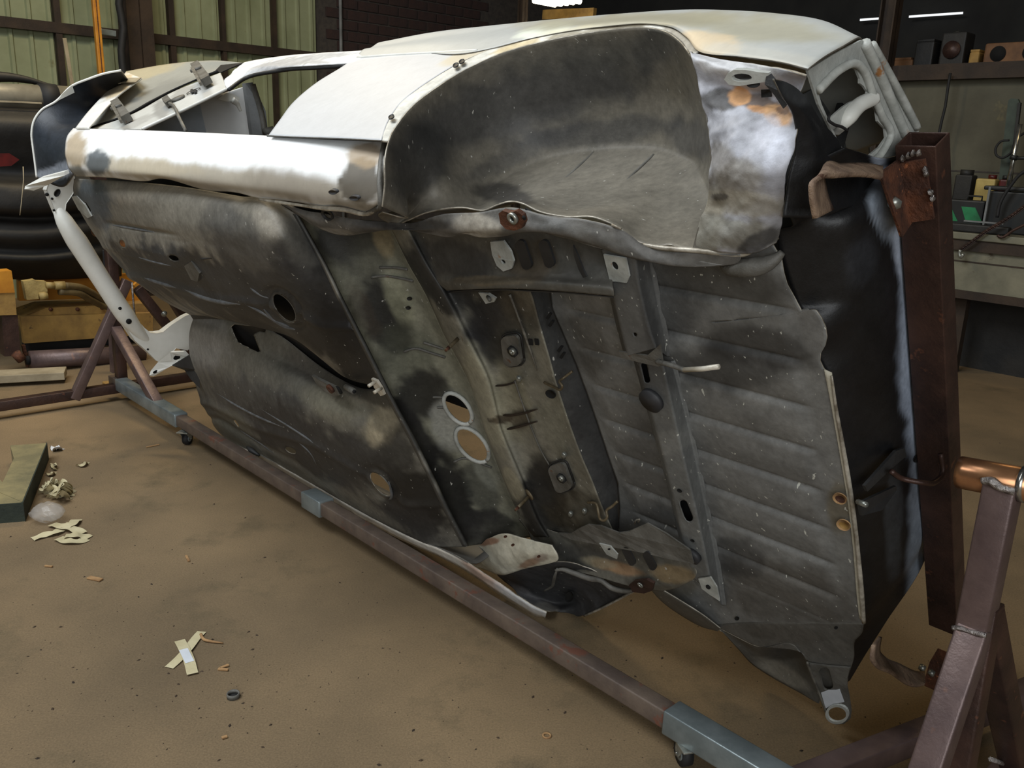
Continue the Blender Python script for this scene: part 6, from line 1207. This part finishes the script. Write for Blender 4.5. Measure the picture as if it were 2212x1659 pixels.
irow = [[FL(200, 277, .715), FL(268, 254, .708), FL(383, 194, .70), FL(476, 157, .70)], [FL(240, 278, .735), FL(300, 258, .73), FL(400, 210, .725), FL(482, 170, .72)], [FL(305, 279, .735), FL(360, 256, .73), FL(430, 222, .725), FL(490, 192, .72)]]
inner = sheet('door_pillar', irow, 60, 30, M_white, (196, 196, 190), [(350, 232, 20, 20, 0, (130, 128, 124), 0.7, 0.6), (290, 266, 40, 8, -25, (160, 158, 152), 0.6), (395, 200, 26, 14, -28, (150, 148, 142), 0.6), (440, 200, 30, 14, -28, (206, 206, 202), 0.6)], thick=0.004, face=LX, grain=0.05, rim=M_wht)
part('pillar_gap', tube_geo([FL(196, 276, .708), FL(268, 251, .70), FL(330, 218, .695), FL(384, 190, .69), FL(430, 170, .69), FL(472, 154, .69)], [0.005, 0.005, 0.007, 0.006, 0.004, 0.008], 6, True, 50), M_hole, inner)
part('pillar_edge', tube_geo([FL(307, 279, .738), FL(400, 236, .732), FL(490, 192, .725)], 0.006, 6, True, 30), M_wht, inner)
for (x, y) in ((258, 245), (430, 164)):
    d1 = FL(x+20, y+22, .735)-FL(x-8, y-14, .735)
    hp = [FL(x-12, y-12, .735), FL(x+4, y-20, .735), FL(x+30, y+14, .735), FL(x+12, y+24, .735)]
    hg = part('door_hinge', poly_geo(hp, LX*0.03), M_greymid, inner, False)
    part('hinge_arm', poly_geo([FL(x-16, y-12, .765), FL(x-9, y-15, .765), FL(x+8, y+20, .77), FL(x+3, y+22, .77)], LX*0.012), M_rimdk, hg, False)
    part('hinge_pin', tube_geo([FL(x-18, y-10, .768), FL(x+4, y-18, .768)], 0.007, 8), M_greymid, hg)
part('pillar_plug', disc_geo(FL(384, 214, .728), LX, 0.030, 0.006, 18, ex=1.0), M_greymid, inner)
sr = part('stamp_ring', disc_geo(FL(418, 197, .727), LX, 0.030, 0.002, 22, 0.026), M_greymid, inner)
for dx in (-3.2, 3.2):
    for dy in (-1.8, 1.6): part('stamp_digit', tube_geo([FL(418+dx+2.2*math.cos(t), 197+dy+1.7*math.sin(t), .731) for t in np.linspace(0, 2*math.pi, 9)], 0.0035, 5), M_dark, sr)
part('check_strap', tube_geo([FL(362, 222, .74), FL(374, 228, .75), FL(388, 256, .752), FL(401, 282, .745)], 0.006, 6, True, 20), M_greymid, inner)
part('strap_clevis', poly_geo([FL(354, 222, .735), FL(366, 214, .735), FL(374, 224, .735), FL(362, 232, .735)], LX*0.018), M_greymid, inner, False)
# cant rail from post to quarter
rl_rows = [[FL(528, 134, .70), FL(600, 122, .705), FL(680, 115, .715), FL(780, 109, .725), FL(830, 106, .735)], [FL(500, 158, .735), FL(560, 142, .737), (FL(640, 132, .74)), FL(720, 126, .742), FL(790, 122, .745)], [FL(484, 180, .738), FL(530, 158, .74), FL(610, 146, .742), FL(690, 140, .744), FL(765, 134, .746)], [FL(492, 193, .725), FL(530, 168, .727), FL(600, 152, .73), FL(690, 145, .732), FL(750, 142, .735)]]
rail = sheet('cant_rail', rl_rows, 90, 24, M_burnt, (226, 227, 226), [(620, 135, 60, 10, -8, (166, 166, 166), 0.85, 0.5), (560, 148, 40, 8, -18, (170, 170, 170), 0.8, 0.5), (700, 122, 60, 6, -5, (176, 178, 180), 0.8, 0.5), (690, 134, 30, 4, -5, (150, 150, 150), 0.7, 0.5), (740, 128, 40, 5, -5, (236, 236, 236), 0.7)], thick=0.006, face=LX, rim=M_wht, rough=0.012, grain=0.14, k=18)
part('rail_seal', tube_geo([FL(494, 194, .728), FL(530, 169, .728), FL(600, 153.5, .73), FL(690, 146, .733), FL(746, 143, .735)], 0.007, 6, True, 50), M_dark, rail)
part('rail_gap', poly_geo([FL(466, 154, .69), FL(478, 142, .69), FL(528, 137, .69), FL(500, 148, .69), FL(478, 158, .69)], LX*0.004), M_hole, rail, False)
# cabin seen through the door opening
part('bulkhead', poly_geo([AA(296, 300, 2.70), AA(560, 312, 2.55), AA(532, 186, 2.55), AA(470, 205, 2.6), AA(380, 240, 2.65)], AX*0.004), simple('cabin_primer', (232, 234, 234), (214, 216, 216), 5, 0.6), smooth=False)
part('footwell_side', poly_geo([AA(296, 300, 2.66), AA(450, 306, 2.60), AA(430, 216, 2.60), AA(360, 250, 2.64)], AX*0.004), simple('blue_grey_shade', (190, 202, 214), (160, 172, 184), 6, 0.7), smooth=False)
part('far_door_post', poly_geo([AA(548, 310, 2.45), AA(582, 312, 2.40), AA(574, 240, 2.40), AA(546, 178, 2.40), AA(530, 180, 2.45)], AX*0.03), M_grey, smooth=False)
part('far_post_lip', tube_geo([AA(575, 312, 2.38), AA(566, 250, 2.38), AA(546, 182, 2.38)], 0.012, 6, True, 16), M_greymid)
hk = part('dash_bracket', poly_geo([AA(467, 214, 2.42), AA(488, 200, 2.42), AA(500, 203, 2.42), AA(516, 212, 2.42), AA(514, 218, 2.42), AA(502, 220, 2.42), AA(484, 219, 2.42)], -AX*0.012), M_wht, smooth=False)
part('bracket_arm', tube_geo([AA(502, 216, 2.40), AA(512, 224, 2.40), AA(517, 234, 2.40), AA(520, 240, 2.40)], [0.014, 0.012, 0.008, 0.006], 8, True, 14), M_wht, hk)
part('fuel_flap', tube_geo([AA(572, 288, 2.2), AA(585, 282, 2.2), AA(592, 300, 2.2)], 0.02, 8), M_greymid)

# ---- white front frame
AF = 3.30
fo = [(104, 395), (140, 378), (150, 376), (160, 380), (164, 396), (158, 418), (150, 430), (143, 440), (141, 455), (143, 470), (150, 482), (160, 497), (200, 555), (260, 640), (296, 690), (312, 708), (325, 719), (338, 720), (352, 717), (372, 702), (400, 684), (420, 676), (432, 690), (425, 740), (405, 756), (380, 752), (372, 762), (345, 782), (338, 778), (318, 760), (290, 735), (270, 705), (215, 620), (160, 530), (140, 495), (125, 470), (112, 440), (100, 410)]
frame = part('front_frame', poly_geo([AA(x, y, AF) for x, y in fo], AX*0.05, [[AA(x, y, AF) for x, y in ell(124, 417, 9, 6, -60, 14)]]), M_wht, smooth=False, label='white painted tubular front frame')
frame.modifiers.new('soft', 'BEVEL').width = 0.006
part('frame_tube', tube_geo([AA(118, 428, AF+0.04), AA(128, 456, AF+0.02), AA(144, 486, AF), AA(172, 530, AF), AA(227, 616, AF), AA(282, 696, AF), AA(306, 724, AF+0.01), AA(330, 742, AF+0.03)], [0.012, 0.038, 0.048, 0.046, 0.044, 0.045, 0.045, 0.03, 0.012], 20, True, 40), M_wht, frame)
for x, y, r in ((124, 417, 8), ):
    part('frame_hole', poly_geo([AA(a, b, AF-0.002) for a, b in ell(x, y, r+1, r-2, -60, 14)], -AX*0.001), M_hole, frame)
for x, y, r in ((101, 420, 3), (112, 429, 2), (116, 454, 2), (252, 663, 3), (271, 691, 5), (312, 751, 2)): part('rivet_hole', disc_geo(AA(x, y, AF)-AX*(0.045 if y > 500 else 0.002), -AX, r*0.0028, 0.003, 10), M_hole, frame)
bk1 = part('frame_bracket', poly_geo([AA(62, 404, 3.08), AA(64, 397, 3.08), AA(95, 380, 3.0), AA(148, 366, 2.8), AA(150, 374, 2.8), AA(110, 396, 3.0), AA(82, 407, 3.06)], NX*0.02), M_wht, frame, False)
bk2o = [AA(327, 808, AF-0.10), AA(330, 798, AF-0.10), AA(345, 780, AF-0.12), AA(372, 758, AF-0.16), AA(400, 757, AF-0.2), AA(410, 768, AF-0.2), AA(370, 790, AF-0.14), AA(336, 810, AF-0.1)]
bk2 = part('frame_bracket', poly_geo(bk2o, NX*0.012, [[AA(x, y, AF-0.15) for x, y in ell(384, 771, 10, 5, -25, 14)]]), M_wht, frame, False)
part('bracket_slot', poly_geo([AA(x, y, AF-0.152) for x, y in ell(384, 771, 10, 5, -25, 14)], NX*0.001), M_hole, bk2, False)
part('bracket_slot', poly_geo([AA(x, y, AF-0.115) for x, y in ell(336, 803, 6, 3, -25, 10)], NX*0.001), M_hole, bk2, False)
part('lower_wing', poly_geo([AA(372, 790, 3.15), AA(412, 766, 3.0), AA(430, 800, 2.95), AA(432, 838, 2.95), AA(415, 822, 3.0), AA(400, 800, 3.1)], AX*0.01), M_dark, smooth=False)

# ------------------------------------------------------------------ things on the floor
def ribbon(pts, w, name, mat, lift=0.004, parent=None, tw=0.0):
    """crumpled strip of tape lying on the floor along pixel points"""
    P = spline([gp(x, y, lift+z) for x, y, z in pts], 26); T = np.gradient(P, axis=0); V, F = [], []
    for i in range(26):
        s = nrm(np.cross(T[i], ZU)); an = tw*math.sin(i*0.5)
        s = s*math.cos(an)+ZU*math.sin(an)
        V += [P[i]-s*w/2, P[i]+s*w/2]
    V = np.array(V); V[:, 2] = np.maximum(V[:, 2], 0.002)
    F = [(2*i, 2*i+1, 2*i+3, 2*i+2) for i in range(25)]
    return V, F
t = thing('crossed_tape', gp(408, 1408), 'crossed strips of cream masking tape with a white scrap on the floor', 'tape')
mesh_obj('tape_strip', *ribbon([(365, 1442, 0), (385, 1424, .002), (405, 1402, .004), (425, 1376, .002), (436, 1364, 0)], 0.03, '', M_tape, 0.003), M_tape, t)
mesh_obj('tape_strip', *ribbon([(388, 1383, 0), (398, 1402, .006), (408, 1425, .006), (416, 1455, 0)], 0.032, '', M_tape, 0.006), M_tape, t)
mesh_obj('paper_scrap', *ribbon([(396, 1402, .004), (404, 1418, .006), (410, 1430, .002)], 0.026, '', M_paper, 0.010), M_paper, t)
t = mesh_obj('string_scrap', *tube_geo([gp(434, 1370, .004), gp(442, 1382, .006), (460, 1386, 'Z', .005), (482, 1389, 'Z', .004)], [.005, .005, .004, .002], 6, True, 16), M_wood); tag(t, 'curled tan string scrap beside the crossed tape', 'string')
t = thing('tape_ball', gp(112, 1065), 'crumpled ball of cream masking tape beside the green frame corner', 'tape')
rt_ = random.Random(4)
for k in range(11):
    an = k*0.6; x, y = 126+22*math.cos(an)*rt_.uniform(.4, 1), 1054+16*math.sin(an)*rt_.uniform(.4, 1)
    mesh_obj('tape_strip', *ribbon([(x-16, y+8, .0), (x-4, y-4, .03+rt_.uniform(0, .03)), (x+8, y+2, .03), (x+18, y+8, 0)], 0.032, '', M_tape, 0.004, None, 1.3), M_tape, t)
mesh_obj('tape_tail', *ribbon([(108, 1074, .01), (120, 1073, .012), (140, 1070, .006), (161, 1068, 0)], 0.02, '', M_tape, 0.004, None, .5), M_tape, t)
t = thing('torn_tape', gp(150, 1150), 'flat torn bundle of cream tape strips near the plastic bag', 'tape')
for q in ([(70, 1164, 0), (95, 1155, .004), (122, 1148, .006), (135, 1142, 0)], [(112, 1132, .004), (135, 1136, .01), (160, 1142, .01), (178, 1152, .004)], [(140, 1140, .01), (155, 1130, .012), (166, 1122, .002)], [(126, 1162, .002), (150, 1168, .006), (175, 1168, .002), (186, 1164, .0)], [(140, 1158, .008), (165, 1154, .014), (180, 1158, .004), (192, 1162, 0)]):
    mesh_obj('tape_strip', *ribbon(q, 0.042, '', M_tape, 0.004, None, .12), M_tape, t)
m_, nt_, b_ = new_mat('clear_bag'); b_.inputs['Base Color'].default_value = (.62, .60, .57, 1); b_.inputs['Roughness'].default_value = .15; b_.inputs['Alpha'].default_value = .26
bagm = bmesh.new(); bmesh.ops.create_icosphere(bagm, subdivisions=4, radius=1.0)
c0 = gp(104, 1126); VV = []
for v in bagm.verts:
    d = np.array(v.co); r = 1+0.34*(fbm(np.array([d[0]*2.1+d[2]*1.3+9]), np.array([d[1]*2.1+d[2]+4]))[0]-.5)+.16*(fbm(np.array([d[0]*7+3]), np.array([d[1]*7+d[2]*5+2]))[0]-.5)
    VV.append(c0+np.array([d[0]*.066*r, d[1]*.05*r, .04+d[2]*.040*r]))
bagm.verts.index_update(); t = mesh_obj('plastic_bag', np.array(VV), [tuple(v.index for v in f.verts) for f in bagm.faces], m_, None, True); bagm.free()
tag(t, 'crumpled clear plastic bag beside the green frame corner', 'bag')
for x, y, dx, dy, w, nm, lb, mt in ((178, 1002, 22, -6, .022, 'tape_scrap', 'small curled white tape scrap lying alone on the floor', M_tape), (124, 968, 16, 2, .04, 'foil_scrap', 'crumpled pale scrap behind the tip of the green frame', M_paper), (118, 1008, 6, 10, .03, 'tape_offcut', 'dull tape offcut in the shadow of the green frame', M_tape), (110, 1022, 16, -2, .02, 'tape_roll_end', 'thin dull tape end between offcut and tape ball', M_tape)):
    t = mesh_obj(nm, *ribbon([(x-dx/2, y-dy/2, 0), (x, y+1, .012), (x+dx/2, y+dy/2, 0)], w, '', mt, .004, None, .8), mt); tag(t, lb, 'scrap')
# green frame corner at the left edge
def frame_prism(pts, z0, z1):
    V = [gp(x, y, z1) for x, y in pts]; n = len(V); V2 = [np.array([v[0], v[1], z0]) for v in V]
    tri = geometry.tessellate_polygon([[Vector(v) for v in V]])
    F = [tuple(q) for q in tri]+[tuple(i+n for i in q[::-1]) for q in tri]+[(i, (i+1) % n, n+(i+1) % n, n+i) for i in range(n)]
    return np.array(V+V2), F
t = thing('timber_frame', gp(30, 1100), 'corner of a heavy grey-green board frame lying on the floor', 'frame')
mesh_obj('arm', *frame_prism([(100, 957), (48, 1084), (-4, 1062), (30, 990), (22, 962)], .0, .085), M_greenwood, t, False)
mesh_obj('arm', *frame_prism([(46, 1085), (-150, 1100), (-150, 1052), (0, 1036)], .0, .083), M_greenwood, t, False)
mesh_obj('side_board', *frame_prism([(102, 957), (100, 955), (47, 1084), (50, 1086)], .0, .084), M_greenside, t, False)
mesh_obj('end_board', *frame_prism([(50, 1086), (47, 1083), (-150, 1098), (-150, 1102)], .0, .082), M_greenside, t, False)
# bottle cap, nails, sticks
cap = thing('rubber_cup', gp(504, 1508), 'small round grey rubber cup lying open on the floor', 'cup')
cp = gp(504, 1506); mesh_obj('wall', *disc_geo(cp, ZU, .018, .014, 22, .015), M_greymid, cap); mesh_obj('bottom', *disc_geo(cp, ZU, .016, .003, 22), M_dark, cap)
for x, y, dx, dy, lb in ((484, 1440, 10, -4, 'upper splinter of the tan pair near the crossed tape'), (482, 1446, 11, 1, 'lower splinter of the tan pair near the crossed tape'), (105, 1223, 8, 1, 'pale wood chip on open floor below the tape bundle'), (405, 1206, 3, 6, 'short tan chip on open floor above the crossed tape'), (485, 1592, 6, -2, 'tan chip near the front edge below the rubber cup'), (330, 963, 14, -3, 'thin tan splinter in front of the left castor'), (205, 1250, 14, 3, 'flat brown flake on open floor')):
    p, q = gp(x-dx, y-dy, .004), gp(x+dx, y+dy, .004)
    t = mesh_obj('wood_chip', *bar_geo(p, q, .009 if 'flake' not in lb else .02, .005, CX, .001), M_wood, None, False); tag(t, lb, 'wood chip')
t = mesh_obj('washer', *disc_geo(gp(1181, 1590), ZU, .013, .004, 20, .008), M_wood); tag(t, 'small brass-coloured washer lying near the front of the beam', 'washer')
# fine grit strewn over the concrete
rg = random.Random(21); VV, FF = [], []
for k in range(900):
    if k < 640: x, y = rg.uniform(-80, 2200), rg.uniform(930, 1760)
    else: x, y = rg.gauss(560, 300), rg.gauss(1420, 160)
    if y < 900 or (x < 125 and 935 < y < 1145): continue
    c = gp(x, y); r = rg.choice((.0008, .001, .0013, .0018, .0022, .004))*rg.uniform(.7, 1.3)
    an = rg.uniform(0, 3.1); u = np.array([math.cos(an), math.sin(an), 0]); v = np.array([-u[1], u[0], 0]); b0 = len(VV)
    VV += [c+u*r*1.7, c+v*r, c-u*r*1.5, c-v*r*.9, c+ZU*r*.9+u*r*.2]
    FF += [(b0, b0+1, b0+4), (b0+1, b0+2, b0+4), (b0+2, b0+3, b0+4), (b0+3, b0, b0+4)]
t = mesh_obj('floor_grit', np.array(VV), FF, M_grit, None, False); tag(t, 'dark grit and crumbs strewn over the dusty concrete floor', 'grit', kind='stuff')
